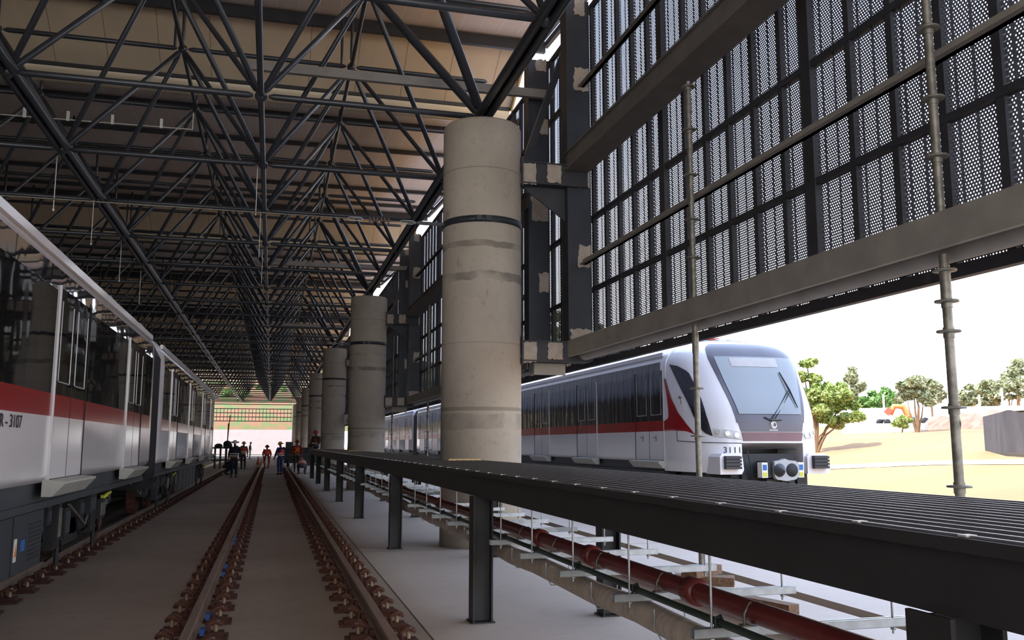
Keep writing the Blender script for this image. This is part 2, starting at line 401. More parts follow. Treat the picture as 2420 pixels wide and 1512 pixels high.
for i, y in enumerate(COLY):
    column(y, ['thick concrete column nearest the camera, with a metal strap around it', 'second round concrete column along the row, strapped, behind the nearest one',
               'third concrete column along the row, with a small grey box on its side', 'fourth concrete column along the row', 'fifth concrete column along the row',
               'sixth concrete column along the row', 'last concrete column at the far end of the row'][i])
# ---------------------------------------------------------------- perforated facade
XP = 5.47; ZL = [3.0, 4.335, 5.63, 6.97, 8.33, 9.65]
def module(y):
    t = thing('perforated_screen', 'x', 'screen', (XP, y, 3.0), 'perforated screens of the side wall')
    a, b = y, y + S
    for i in range(5):
        z0, z1 = ZL[i] + .03, ZL[i + 1] - .03
        MB().add([(XP, a, z0), (XP, b, z0), (XP, b, z1), (XP, a, z1)], [(0, 1, 2, 3)]).obj('perforated_sheet', PERF, t)
    for i, z in enumerate(ZL):
        h = .11 if i == 0 else .07
        MB().box(XP - .06, XP + .03, a, b, z - .04, z - .04 + h).obj('screen_rail', STEELD, t)
    for j in range(6):
        w = .085 if j == 0 else .042; c = a + j * .61 + (.085 if j == 0 else 0)
        MB().box(XP - (.07 if j == 0 else .05), XP + .02, c - w, c + w, ZL[0], ZL[-1] + .02).obj('mullion', STEELD, t)
    return t
def scr_label(i):
    base = ['perforated screen nearest the camera on the side wall, reaching the picture edge', 'second perforated screen, crossed by the tall zinc tube near the picture edge',
            'third perforated screen of the side wall, behind the shorter zinc tube', 'fourth perforated screen, just before the pair of steel posts by the nearest column']
    return base[i] if i < 4 else 'dark perforated screen, %s along the side wall counted from the camera' % ORD[i]
k0 = -3
mod = module(15.17 + S * k0); mod['label'] = scr_label(0)
for k in range(-2, 30): dup(mod, (XP, 15.17 + S * k, 3.0), scr_label(k - k0))
m = MB(); ya, yb = 15.17 + S * -7, 15.17 + S * -3          # the same wall carried on behind the camera
for i in range(5): m.add([(XP, ya, ZL[i]), (XP, yb, ZL[i]), (XP, yb, ZL[i + 1]), (XP, ya, ZL[i + 1])], [(0, 1, 2, 3)], 1)
for z in ZL: m.box(XP - .06, XP + .03, ya, yb, z - .04, z + .03)
for j in range(24): m.box(XP - .05, XP + .02, ya + j * .61 - .042, ya + j * .61 + .042, ZL[0], ZL[-1])
m.obj('wall_right', [STEELD, PERF], kind='structure')
# posts in pairs at every column, with unpainted patches
def ragged(x0, x1, z0, z1, y, seed, jag=.022):
    r = random.Random(seed); p = []
    n = 7
    for i in range(n): p.append((lerp(x0, x1, i / n), z0 + r.uniform(-jag, jag)))
    for i in range(n): p.append((x1 + r.uniform(-jag * .4, jag * .4), lerp(z0, z1, i / n)))
    for i in range(n): p.append((lerp(x1, x0, i / n), z1 + r.uniform(-jag, jag)))
    for i in range(n): p.append((x0 + r.uniform(-jag, jag), lerp(z1, z0, i / n)))
    return MB().prism(p, y - .004, y)
def pbox(px0, py0, px1, py1, y):
    a = at(px0, py1, Y=y); b = at(px1, py0, Y=y); return a.x, b.x, a.z, b.z
zA = at(1372, 2, Y=13.95).z; zB = at(1272, 142, Y=16.3).z
def post(y, x0, x1, ztop, patches, lab, dy=0):
    t = thing('wall_post', lab, 'steel post', ((x0 + x1) / 2, y, 3), 'steel posts carrying the side wall')
    m = MB(); m.box(x0, x1, y, y + .30, 2.98, ztop); m.box(x0 - .012, x0, y - .012, y + .31, 2.98, ztop); m.box(x1, x1 + .012, y - .012, y + .31, 2.98, ztop); m.obj('shaft', STEEL, t)
    for i, (px, yp) in enumerate(patches):
        x_0, x_1, z_0, z_1 = pbox(*px, yp); ragged(x_0, min(x_1, x1 + .01), z_0, z_1, y - .001, i * 7 + int(y)).obj('primer_patch', PRIMER, t)
    return t
pA = [((1356, 0, 1381, 34), 13.95), ((1357, 163, 1392, 214), 13.95), ((1343, 387, 1394, 440), 13.95), ((1367, 581, 1402, 632), 13.95), ((1349, 778, 1404, 812), 13.95)]
pB = [((1266, 143, 1291, 166), 16.3), ((1270, 283, 1297, 316), 16.3), ((1256, 466, 1301, 520), 16.3), ((1274, 646, 1303, 690), 16.3)]
A0 = post(13.95, 4.75, 5.15, zA, pA, 'near steel post of the pair beside the nearest column, with pale ragged patches')
B0 = post(16.3, 4.74, 5.14, zB, pB, 'far steel post of the pair beside the nearest column, top notched by the sky gap')
for k in range(1, 7):
    dup(A0, Vector(A0.location) + Vector((0, BAY * k, 0)), 'near steel post of the pair beside the %s concrete column' % ORD[k])
    dup(B0, Vector(B0.location) + Vector((0, BAY * k, 0)), 'far steel post of the pair beside the %s concrete column' % ORD[k])
p = at(1343, 95, Y=15.1); q = at(1238, 392, Y=15.1)
for k in range(4):
    d = Vector((0, BAY * k, 0)); MB().obox(p + d, q + d, .12, .12).obj('wall_brace', STEEL, label='slanting dark brace between the post pair at the %s column' % ('nearest' if k == 0 else ORD[k]), cat='brace', group='slanting braces')
# brackets from column to wall
def bracket(y, z0, z1, low, lab):
    t = thing('wall_bracket', lab, 'bracket', (4.3, y, z0), 'brackets between columns and side wall')
    m = MB(); xa = XCOL + .60
    m.box(xa, 5.10, y - .02, y + .02, z0, z1); m.box(xa, 5.10, y - .16, y + .16, z0 - .02, z0); m.box(xa, 5.10, y - .16, y + .16, z1, z1 + .02)
    m.box(xa, xa + .03, y - .2, y + .2, z0 - .08, z1 + .08); m.box(xa, 5.10, y - .13, y - .10, z0, z1)
    m.obj('bracket_beam', STEELD, t)
    ragged(xa + .0, xa + .27, z0 - .04, z1 + .0, y - .135, int(z0 * 9)).obj('primer_patch', PRIMER, t)
    ragged(4.37, 4.62, z0 + .02, z1 + .02, y - .135, int(z0 * 9) + 3).obj('primer_patch', PRIMER, t)
    if not low:
        m = MB(); m.prism([(xa + .05, z0 - .02), (4.95, z0 - .02), (4.95, z0 - .62), (4.8, z0 - .62)], y + .05, y + .08); m.obj('gusset', STEELD, t)
    else:
        m = MB(); m.box(xa + .3, 4.75, y + .12, y + .2, z0 - .22, z0 - .03); m.obj('gusset', BEAMP, t)
    return t
U0 = bracket(14.05, 5.98, 6.32, False, 'upper steel bracket joining the nearest column to the side wall, two pale patches')
L0 = bracket(14.05, 2.97, 3.27, True, 'lower steel bracket joining the nearest column to the side wall, two pale patches')
for k in range(1, 7):
    dup(U0, Vector(U0.location) + Vector((0, BAY * k, 0)), 'upper steel bracket on the %s concrete column' % ORD[k])
    dup(L0, Vector(L0.location) + Vector((0, BAY * k, 0)), 'lower steel bracket on the %s concrete column' % ORD[k])
# long beams of each bay
def bay_name(k): return 'in the bay nearest the camera' if k == 0 else 'between the %s and %s column' % (['', 'nearest', 'second', 'third', 'fourth', 'fifth', 'sixth'][k], ORD[k])
for k in range(0, 7):
    ya, yb = 13.93 + BAY * (k - 1) + (2.4 if k else -2), 13.93 + BAY * k
    m = MB(); m.box(4.72, 5.06, ya, yb, 6.26, 6.52); m.box(4.68, 5.10, ya, yb, 6.52, 6.55); m.box(4.68, 5.10, ya, yb, 6.23, 6.26)
    m.obj('upper_wall_beam', UBEAM, label='deep dark upper beam along the side wall ' + bay_name(k), cat='beam', group='upper wall beams')
    m = MB(); m.box(4.72, 5.08, ya, yb, 3.07, 3.29)
    m.lathe([(.11, ya), (.11, yb)], (5.0, 0, 3.09), 16, 'Y'); m.box(4.70, 4.74, ya, yb, 3.03, 3.30)
    m.obj('lower_wall_beam', BEAMP, label='grey-brown lower beam along the side wall ' + bay_name(k), cat='beam', group='lower wall beams')
    for z, nm in ((4.66, 'lower'), (7.82, 'upper')):
        m = MB(); m.box(5.0, 5.06, ya, yb + .05, z - .045, z + .045); m.box(4.94, 5.06, ya, yb + .05, z - .045, z - .035)
        m.obj('wall_rail', GALV if False else BEAMP, label='thin %s angle rail crossing the screens %s' % (nm, bay_name(k)), cat='rail', group='thin angle rails on the side wall')
    if k < 6:
        p = at(568, 152, Y=16.1); q = at(1310, 226, Y=16.1); d = Vector((0, BAY * k, 0))
        MB().obox(p + d, q + d, .10, .17).obj('tie_bar', BEAMP, label='square steel tie bar under the roof, ending beside the %s column' % ('nearest' if k == 0 else ORD[k]), cat='bar', group='tie bars')
# zinc scaffold tubes under the beams
def standard(x, y, z0, z1, discs, lab, foot=None, head=None, lean=0):
    t = thing('scaffold_tube', lab, 'scaffold tube', (x, y, z0), 'scaffold tubes propping the wall beams')
    m = MB(); zs = [z0, z0 + .5 * (z1 - z0), z1]
    m.tube([(x, y, z0), (x, y, z1)], .035, 12); m.tube([(x, y, z1 - .34), (x, y, z1 - .12)], .04, 12); m.obj('tube', POLEM, t)
    for z in discs:
        m = MB(); m.lathe([(.036, z - .012), (.085, z - .008), (.088, z), (.085, z + .008), (.036, z + .012)], (x, y, 0), 16); m.tube([(x, y, z - .05), (x, y, z + .03)], .041, 12); m.obj('rosette', POLEM, t)
    if foot:
        m = MB(); m.box(x - .13, x + .13, y - .09, y + .09, z0, z0 + .012); m.obj('base_plate', GALV, t)
        m = MB(); m.tube([(x, y, z0 + .01), (x, y, z0 + .4)], .022, 10); m.obj('jack_screw', GALV, t)
    if head:
        m = MB(); m.tube([(x, y, z1), (x, y, z1 + head)], .024, 10); m.obj('head_spigot', GALV, t)
    return t
XS = 4.86
zz = lambda px, py, y: at(px, py, Y=y).z
def zx(py, px, x): return at(px, py, X=x).z
P1U = standard(XS, 9.6, 3.31, zx(222, 1607, XS), [zx(p, q, XS) for p, q in ((222, 1607), (323, 1608), (427, 1612), (530, 1614), (618, 1618))], 'short zinc scaffold tube between the two wall beams, in front of the third screen', head=.07)
P1L = standard(XS, 9.6, .20, 3.02, [zx(918, 1642, XS), zx(1030, 1648, XS), zx(1200, 1654, XS)], 'zinc scaffold tube standing on a timber stack in front of the parked train', foot=1)
P2U = standard(XS, 5.49, 3.31, 6.16, [zx(p, q, XS) for p, q in ((66, 2196), (232, 2206), (370, 2215))], 'tall zinc scaffold tube above the lower beam near the picture edge')
P2L = standard(XS, 5.49, .02, 3.02, [zx(p, q, XS) for p, q in ((640, 2228), (713, 2232), (784, 2236), (963, 2248), (1149, 2262))], 'zinc scaffold tube with a loop of thin wire, before the orange earth', foot=1)
wire = [at(px, py, X=XS + .02) for px, py in ((2262, 963), (2270, 1000), (2268, 1040), (2272, 1080), (2275, 1120), (2268, 1147), (2275, 1180))]
MB().tube(wire, .004, 5).obj('tie_wire', BLACKR, P2L)
for i, y in enumerate((22.0, 28.5, 37.4)):
    standard(XS, y, .02, 3.02, [.5, 1.0, 1.5, 2.0, 2.5], 'thin zinc scaffold tube in front of the parked train, %s beyond the nearest column' % ORD[i], foot=1)
    standard(XS, y, 3.31, 6.13, [3.6, 4.1, 4.6, 5.1, 5.6], 'thin zinc scaffold tube between the wall beams, %s beyond the nearest column' % ORD[i])
# timber stack and baulk on the slab
def board(lab, p, q, w, h, mt=TIMBER, nm='timber_block'): MB().obox(p, q, w, h).obj(nm, mt, label=lab, cat='timber', group='loose timbers on the slab')
board('lower timber block under the scaffold foot plate', (4.58, 9.75, .05), (5.16, 9.4, .05), .22, .10)
board('upper timber block directly under the scaffold foot plate', (4.62, 9.45, .15), (5.1, 9.76, .15), .2, .10)
board('long dark timber baulk lying on the slab in front of the scaffold foot', (4.3, 9.0, .06), (4.75, 7.55, .06), .14, .12)
board('timber board lying on the slab left of the scaffold foot', (4.5, 10.2, .03), (4.3, 9.5, .03), .12, .06)
# ================================================================ tracks
def rail_mesh(x, y0, y1):
    m = MB(); P = [(-.07, 0), (.07, 0), (.07, .012), (.012, .035), (.012, .125), (.036, .138), (.036, .168), (.03, .172), (-.03, .172), (-.036, .168), (-.036, .138), (-.012, .125), (-.012, .035), (-.07, .012)]
    return m.prism([(x + a, b) for a, b in P], y0, y1, 'Y')
fm = MB()                                                        # one clip set: base plate, spring clip, bolt, insulator
fm.box(-.02, .20, -.09, .09, 0, .022); fm.box(.03, .17, -.05, .05, .022, .05)
fm.tube([(.06, -.05, .05), (.05, -.055, .10), (.10, -.05, .125), (.15, -.03, .10), (.15, .03, .10), (.10, .05, .125), (.05, .055, .10), (.06, .05, .05)], .014, 6)
fm.tube([(.11, 0, .02), (.11, 0, .115)], .017, 6, 1); fm.lathe([(.0, .125), (.028, .12), (.03, .10), (.0, .10)], (.11, 0, 0), 6, 'Z', 1)
fm.box(.0, .035, -.045, .045, .03, .075, 2)
BOLT = mat('bolt_pale_zinc', (168, 140, 112), .5, .3, .1)
FME = fm.mesh('fastener', [RUST, BOLT, RUST]); FMEB = fm.mesh('fastener', [RUST, BOLT, BLUE])
def rail(x, y0, y1, lab, sides, first=4.6, blue=False):
    t = rail_mesh(x, y0, y1).obj('rail', RAILM, label=lab, cat='rail', group='running rails')
    n = 0; rest = MB(); y = first
    while y < min(y1, 60):
        for sd in sides:
            if n < 98:
                o = link('fastener', FMEB if blue and sd > 0 and y < 16 and n % 5 in (1, 3) else FME, t); o.location = (x + sd * .062, y + (.02 if sd > 0 else .3), 0); o.rotation_euler = (0, 0, 0 if sd > 0 else pi); o.scale = (1.12, 1.25, 1.2)
            else: rest.box(x + sd * .062, x + sd * .24, y - .08, y + .08, 0, .11)
            n += 1
        y += .68
    if rest.v: rest.obj('fastener', RUST, t, kind='stuff')
rail(-.575, -6, 124, 'left rail of the empty middle track, worn grey head', (-1, 1), blue=True)
rail(.93, -6, 124, 'right rail of the empty middle track, next to the walkway posts', (-1, 1))
rail(-2.70, -6, 124, 'rail under the near side of the train on the left', (1,), 3.5)
rail(-4.20, -6, 124, 'rail under the far side of the train on the left', (-1,), 9)
for x, w in ((8.45, 'near'), (9.95, 'far')): rail_mesh(x, 6, 118).obj('rail', RAILM, label='rail under the %s side of the train parked outdoors' % w, cat='rail', group='running rails')
for x0, x1, w in ((-2.42, -.86, 'between the two left rails'), (-.30, .66, 'between the rails of the middle track'), (1.22, 1.76, 'right of the middle track')):
    MB().box(x0, x1, 49.6, 50.2, 0, .09).obj('concrete_plank', plain('pale_plank', (186, 176, 160)), label='pale flat plank laid across the floor ' + w, cat='plank', group='pale planks on the floor')
# ================================================================ raised walkway
WX0, WX1, WZ = 1.80, 3.16, 1.345
WYA, WYB = -2.5, 46.0
w = thing('elevated_walkway', 'long raised walkway of dark steel grating on black posts, running beside the track', 'walkway', (1.9, 8.15, 0))
def notched(y):
    return any(abs(y - c) < .76 for c in COLY)
PY = [2.2] + [8.15 + 5.86 * k for k in range(0, 7)]
edges = [WYA] + [p for p in PY] + [WYB]
for a, b in zip(edges[:-1], edges[1:]):
    if b - a < .3: continue
    m = MB(); y = a + .015
    while y < b - .005:
        x1 = 2.57 if notched(y) else WX1 - .01
        m.box(WX0 + .02, x1, y - .003, y + .003, WZ - .032, WZ); y += .03
    for j in range(14):
        x = WX0 + .04 + j * .1
        segs = [(a, b)]
        if x > 2.56:
            for c in COLY:
                segs = [q for s_ in segs for q in ((s_[0], min(s_[1], c - .77)), (max(s_[0], c + .77), s_[1])) if q[1] - q[0] > .01]
        for s0, s1 in segs: m.box(x - .008, x + .008, s0, s1, WZ - .012, WZ + .010)
    m.obj('grating_panel', DECKM, w)
def cbeam(x, y0, y1, d, mt, nm):
    m = MB(); m.box(x - .012 * d, x + .012 * d, y0, y1, 1.125, WZ - .034); lo, hi = sorted((x, x + .09 * d))
    m.box(lo, hi, y0, y1, 1.125, 1.14); m.box(lo, hi, y0, y1, WZ - .05, WZ - .034); m.obj(nm, mt, w)
cbeam(1.85, WYA, WYB, 1, DECKB, 'edge_beam'); MB().box(1.80, 1.84, WYA, WYB, WZ - .034, WZ + .004).obj('edge_angle', DECKB, w)
segs = [WYA] + [v for c in COLY for v in (c - .77, c + .77) if c < WYB] + [WYB]
for i in range(0, len(segs), 2): cbeam(3.13, segs[i], segs[i + 1], -1, FARB, 'rear_beam')
for y in PY:
    for x in (1.90, 3.15):
        m = MB(); y_ = y
        if x > 3 and notched(y): y = [c for c in COLY if abs(y - c) < .76][0] - 1.52
        for sx in (-1, 1): m.box(x + sx * .085 - .008, x + sx * .085 + .008, y - .09, y + .09, 0, 1.125)
        m.box(x - .085, x + .085, y - .01, y + .01, 0, 1.125); m.box(x - .11, x + .11, y - .11, y + .11, 0, .012); m.obj('post', DECKB, w); y = y_
    m = MB(); m.box(1.88, 2.60 if notched(y) else 3.1, y - .05, y + .05, 1.14, WZ - .036); m.obj('cross_beam', DECKB, w)
for c in COLY[:2]:
    m = MB(); m.box(2.56, 2.60, c - .77, c + .77, 1.2, WZ); m.box(2.56, 3.14, c - .80, c - .76, 1.2, WZ); m.obj('notch_trim', DECKB, w)
    MB().obox((2.62, c - .745, WZ + .015), (3.12, c - .745, WZ + .015), .05, .03).obj('timber_strip', PINE, w)
CLIP = mat('clip_bright_zinc', (205, 205, 198), .4, .5, .05)
cme = MB().box(-.01, .026, -.016, .016, 0, .006).mesh('grating_clip', CLIP)
for i in range(90):
    o = link('grating_clip', cme, w); o.location = (1.83, 1.6 + .46 * i, WZ + .005)
# trapeze hangers under the walkway
hm = thing('trapeze_hanger', 'x', 'hanger', (2.5, 3.87, .72), 'trapeze hangers under the walkway')
def channel(m, x0, x1, y, z):
    m.box(x0, x1, y - .022, y + .022, z, z + .003); m.box(x0, x1, y - .022, y - .019, z, z + .042); m.box(x0, x1, y + .019, y + .022, z, z + .042); m.box(x0, x1, y - .022, y - .009, z + .04, z + .043); m.box(x0, x1, y + .009, y + .022, z + .04, z + .043)
y = 3.87
m = MB(); channel(m, 1.90, 3.06, y, .715); m.obj('strut_channel', GALV, hm)
for x in (2.0, 2.98):
    m = MB(); m.tube([(x, y, .68), (x, y, 1.125)], .006, 6); m.lathe([(0, .70), (.014, .70), (.014, .712), (0, .712)], (x, y, 0), 6); m.box(x - .02, x + .02, y - .015, y + .015, 1.095, 1.125); m.obj('threaded_rod', GALV, hm)
m = MB(); m.tube([(2.17, y, .76), (2.17, y, .81), (2.20, y, .86), (2.26, y, .86), (2.29, y, .81), (2.29, y, .76)], .007, 6); m.box(2.15, 2.19, y - .02, y + .02, .755, .765); m.obj('pipe_clamp', POLEM, hm)
m = MB(); m.tube([(2.02, y, .76), (2.02, y, .80), (2.045, y, .81), (2.07, y, .76)], .008, 6); m.obj('cable_clamp', BLACKR, hm)
def hl(i): return ['galvanised hanger nearest the camera under the walkway, cut by the lower picture edge', 'second galvanised hanger from the camera under the walkway'][i] if i < 2 else 'galvanised hanger under the walkway, %s from the camera' % ORD[i]
hm['label'] = hl(0)
for i in range(1, 34):
    yy = 3.87 + .985 * i
    if any(abs(yy - p) < .12 for p in PY) : yy += .2
    if 13.4 < yy < 15.0 or 31.7 < yy < 33.3: continue
    dup(hm, (2.5, yy, .72), hl(i))
t = thing('fire_pipe', 'maroon painted pipe lying on the hangers under the walkway', 'pipe', (2.23, 4, .81))
MB().tube([(2.23, -2, .815), (2.23, 44, .815)], .052, 16).obj('pipe_run', REDP, t)
for yy in (4.5, 6.1, 7.35, 9.6, 12.0, 15.5, 18.5, 21.5):
    m = MB(); m.lathe([(.052, yy - .06), (.072, yy - .055), (.072, yy + .055), (.052, yy + .06)], (2.23, 0, .815), 16, 'Y'); m.box(2.15, 2.31, yy - .03, yy + .03, .80, .83); m.obj('coupling', REDP, t)
MB().tube([(2.045, -2, .777), (2.045, 5, .777), (2.045, 44, .777)], .018, 10).obj('cable', GREENC, label='thin dark green cable lying along the near ends of the hangers', cat='cable')
pts = [(2.12 + .01 * sin(k * 1.3), -2 + k * .7, .625 + .012 * sin(k * 2.1)) for k in range(66)]
t = thing('wrapped_pipe', 'thick beige wrapped pipe slung below the hangers of the walkway', 'pipe', (2.12, 4, .62))
MB().tube(pts, .075, 14).obj('wrapping', WRAP, t)
for k in range(1, 16):
    yy = 3.6 + .985 * 2 * k * .5
    m = MB(); m.tube([(2.03, yy, .715), (2.03, yy, .62), (2.07, yy, .55), (2.17, yy, .55), (2.21, yy, .62), (2.21, yy, .715)], .005, 5); m.obj('sling', GALV, t)
MB().tube([(2.45, -2, .655), (2.45, 44, .655)], .03, 10).obj('white_conduit', plain('white_pvc', (222, 218, 212), .4), label='slim white conduit running behind the beige wrapped pipe', cat='conduit')
# ================================================================ overhead line across the track, strapped to the columns
PORC = mat('brown_grey_insulator', (116, 98, 90), .35, 0, .1)
for i, c in enumerate(COLY[:3]):
    yw = c - .05; zw = 5.21
    t = thing('cross_span', 'overhead cross wire with ribbed insulator tied to the strap of the %s concrete column' % ('nearest' if i == 0 else ORD[i]), 'overhead wire', (0, yw, zw), 'overhead cross wires')
    e = at(1050, 530, Y=yw) if i == 0 else None
    MB().tube([(2.62, yw, zw), (2.3, yw, zw), (-15.9, yw, zw + .02)], .011, 6).obj('span_wire', POLEM, t)
    m = MB(); m.tube([(1.38, yw, zw), (1.78, yw, zw)], .014, 8)
    for k in range(6): xk = 1.42 + k * .06; m.lathe([(.016, xk - .018), (.055, xk - .01), (.06, xk), (.03, xk + .012), (.016, xk + .018)], (0, yw, zw), 14, 'X')
    m.obj('insulator', PORC, t)
    for xa in (1.05, 1.9):
        m = MB(); m.tube([(xa, yw, zw), (xa + .05, yw, zw + .028), (xa + .22, yw, zw + .028), (xa + .27, yw, zw)], .008, 6); m.tube([(xa, yw, zw), (xa + .05, yw, zw - .028), (xa + .22, yw, zw - .028), (xa + .27, yw, zw)], .008, 6); m.obj('turnbuckle', GALV, t)
    MB().obox((2.2, yw, zw), (2.66, yw, zw), .06, .05).obj('wire_anchor', STEEL, t)
for i, (px, py) in enumerate(((135, 372), (222, 470), (287, 576), (333, 640))):
    p = at(px, py, Z=7.12); q = p.z - 1.02
    m = MB(); m.tube([(p.x, p.y, 7.15), (p.x, p.y, q)], .009, 6); m.lathe([(0, q), (.02, q - .005), (.02, q - .05), (0, q - .055)], (p.x, p.y, 0), 8)
    m.obj('hanger_rod', LABELW, label='thin pale rod hanging from the left roof chord, %s from the camera' % ORD[i], cat='rod', group='pale hanging rods')
for i, (px, y0_, y1_) in enumerate(((616, 398, 512), (622, 505, 610), (626, 590, 670))):
    p = at(px, y0_, Z=7.12); d = math.hypot(p.x, p.y); q = p.z - (y1_ - y0_) * p.y / 2103
    MB().tube([(p.x - .06, p.y, 7.15), (p.x - .06, p.y, q)], .009, 6).obj('hanger_rod', LABELW, label='thin pale rod hanging from the middle roof chord, %s from the camera' % ORD[i], cat='rod', group='pale hanging rods')
p = at(0, 270, Y=21.6); q = at(455, 306, Y=21.6)
t = thing('lighting_conduit', 'thin pale conduit with clips strung across below the roof on the left', 'conduit', (p.x, p.y, p.z))
MB().tube([p + Vector((-3, 0, .2)), p, q], .012, 6).obj('conduit_run', LABELW, t)
for f in (.12, .34, .57, .83):
    c = p.lerp(q, f); m = MB(); m.box(c.x - .03, c.x + .03, c.y - .02, c.y + .02, c.z - .03, c.z + .2); m.obj('conduit_clip', LABELW, t)
MB().tube([q, q + Vector((0, 0, .42))], .01, 6).obj('conduit_drop', LABELW, t)
# end screen, far end of the hall
t = thing('hanging_screen', 'open bar screen hanging across the far end of the hall', 'screen', (-4, 125.2, 4.6))
for k in range(32): x = -11.8 + .46 * k; MB().box(x - .03, x + .03, 125.15, 125.25, 4.6, 6.3).obj('upright_bar', STEEL, t)
for z in (4.65, 5.2, 5.75, 6.3, 6.9, 7.4, 7.9, 8.4, 8.9, 9.4, 9.9, 10.4): MB().box(-12.5, 2.6, 125.1, 125.2, z - .05, z + .05).obj('cross_bar', STEEL, t)
# ================================================================ trains
PROF = [(1.36, 1.24), (1.40, 1.32), (1.40, 3.10), (1.385, 3.30), (1.31, 3.45), (1.2, 3.56), (1.0, 3.64), (.7, 3.70), (.3, 3.745), (0, 3.75)]
def body_mesh(xc, y0, y1, round_ends=True):
    m = MB(); R = [(xc + x, z) for x, z in PROF] + [(xc - x, z) for x, z in PROF[-2::-1]]
    n = len(R); ys = [(y0, .93), (y0 + .05, .97), (y0 + .14, 1.0), (y1 - .14, 1.0), (y1 - .05, .97), (y1, .93)] if round_ends else [(y0, 1), (y1, 1)]
    vs = [(xc + (x - xc) * s, y, z if s == 1 else 1.24 + (z - 1.24) * (1 - (1 - s) * .4)) for y, s in ys for x, z in R]
    fs = [(j * n + i, j * n + (i + 1) % n, (j + 1) * n + (i + 1) % n, (j + 1) * n + i) for j in range(len(ys) - 1) for i in range(n)]
    m.add(vs, fs, 0, True); k = (len(ys) - 1) * n
    m.add(vs, [tuple(range(n - 1, -1, -1)), tuple(range(k, k + n))]); return m
def sidebox(m, xc, sd, off, y0, y1, z0, z1, mi=0, base=1.40):
    a, b = sorted((xc + sd * (base - .02), xc + sd * (base + off))); return m.box(a, b, y0, y1, z0, z1, mi)
SEAM = mat('aluminium_and_lit_door_edge', (196, 196, 196), .35, .4, .04)
def car(lab, xc, y0, y1, sd, doors, cab=False, glass=DGLASS, wy0=None, bog=None, boxes=(), reflect=True, near=True):
    t = thing('metro_car', lab, 'train car', (xc, y0, 0), 'metro cars')
    by0 = y0 + 1.7 if cab else y0
    body_mesh(xc, by0, y1, not cab).obj('body', WHITEP, t)
    for s in ((sd, -sd) if near else (sd,)):
        m = MB(); sidebox(m, xc, s, .004, wy0 or by0 + .28, y1 - .36, 2.08, 3.08)
        m.add([(xc + s * 1.404, wy0 or by0 + .28, 3.08), (xc + s * 1.404, y1 - .36, 3.08), (xc + s * 1.388, y1 - .36, 3.30), (xc + s * 1.388, wy0 or by0 + .28, 3.30)], [(0, 1, 2, 3)])
        m.obj('window_band', glass, t)
        m = MB(); sidebox(m, xc, s, .004, (wy0 or by0 + .28) if not cab else by0 + .05, y1 - .36, 1.865, 2.08); m.obj('red_stripe', REDT, t)
        m = MB(); sidebox(m, xc, s, .03, by0 + .2, y1 - .15, 3.42, 3.50, 0, 1.33); m.add([], []); m.obj('roof_gutter', WHITEP, t)
    X = lambda o: xc + sd * (1.40 + o)
    for d in doors:
        for h in (-1, 1):
            a, b = sorted((d + h * .008, d + h * .74))
            m = MB(); sidebox(m, xc, sd, .012, a, b, 1.27, 1.865, 0); sidebox(m, xc, sd, .012, a, b, 1.865, 2.08, 1); sidebox(m, xc, sd, .012, a, b, 2.08, 3.12, 2)
            e = b if h > 0 else a; sidebox(m, xc, sd, .022, e - .007, e + .007, 1.25, 3.14, 3 if h < 0 else 4)  # door edges carry their light in colour: near edge bright, far edge black
            o = m.obj('door', [WHITEP, REDT, glass, SEAM, BLACKR], t)
            m = MB(); q0, q1 = a + .12, b - .10
            for (u0, u1, v0, v1) in ((q0, q1, 2.20, 2.212), (q0, q0 + .003, 2.2, 3.0), (q1 - .003, q1, 2.2, 3.0)): sidebox(m, xc, sd, .017, u0, u1, v0, v1)
            m.obj('window_frame', SEAM, o)
        m = MB(); sidebox(m, xc, sd, .013, d - .010, d + .010, 1.27, 3.12); m.obj('door_seal', BLACKR, t)
        m = MB(); a_, b_ = X(.0), X(.13); zt = 1.265
        m.prism([(X(-.03), zt), (X(.17), zt - .02), (X(.17), zt - .04), (X(.06), zt - .16), (X(-.03), zt - .16)], d - .78, d + .78); m.obj('door_step', LGREYT, t)
    m = MB(); m.box(xc - 1.3, xc + 1.3, y0 + .3 + (1.6 if cab else 0), y1 - .2, 1.02, 1.24)
    for s in (-1, 1): m.box(xc + s * 1.30 - .03, xc + s * 1.30 + .03, y0 + .3 + (1.6 if cab else 0), y1 - .2, .98, 1.05)
    m.obj('solebar', GREYT, t)
    for (a, b, z0, lb) in boxes:
        m = MB(); x0, x1 = xc - 1.28, xc + 1.28; m.box(x0, x1, a, b, z0, .96)
        n = max(1, round((b - a) / 1.0))
        for k in range(1, n): yk = lerp(a, b, k / n); q0, q1 = sorted((xc + sd * 1.275, xc + sd * 1.287)); m.box(q0, q1, yk - .01, yk + .01, z0, .95, 1)
        k = a + .15
        while k < b - .1: q0, q1 = sorted((xc + sd * 1.1, xc + sd * 1.25)); m.box(q0, q1, k, k + .12, .96, 1.03, 1); k += .42
        o = m.obj('equipment_box', [GREYT, UNDER], t)
        for (ly, lz, kind) in lb:
            q0, q1 = sorted((xc + sd * 1.28, xc + sd * 1.286)); m = MB()
            if kind == 'warn':
                m.box(q0, q1, ly - .04, ly + .04, lz - .10, lz + .10); q2, q3 = sorted((xc + sd * 1.286, xc + sd * 1.289))
                m.prism([(ly - .028, lz - .055), (ly + .028, lz - .055), (ly, lz + .06)], q2, q3, 'X', 1); m.obj('warning_sticker', [LABELW, ORANGE], o)
            elif kind == 'blue': m.box(q0, q1, ly - .06, ly + .06, lz - .05, lz + .05); m.obj('blue_sticker', LABELB, o)
            else:
                for q in range(9): m.box(q0, q1, ly - .22, ly + .22, lz - .16 + q * .04, lz - .145 + q * .04)
                m.obj('louvre', UNDER, o)
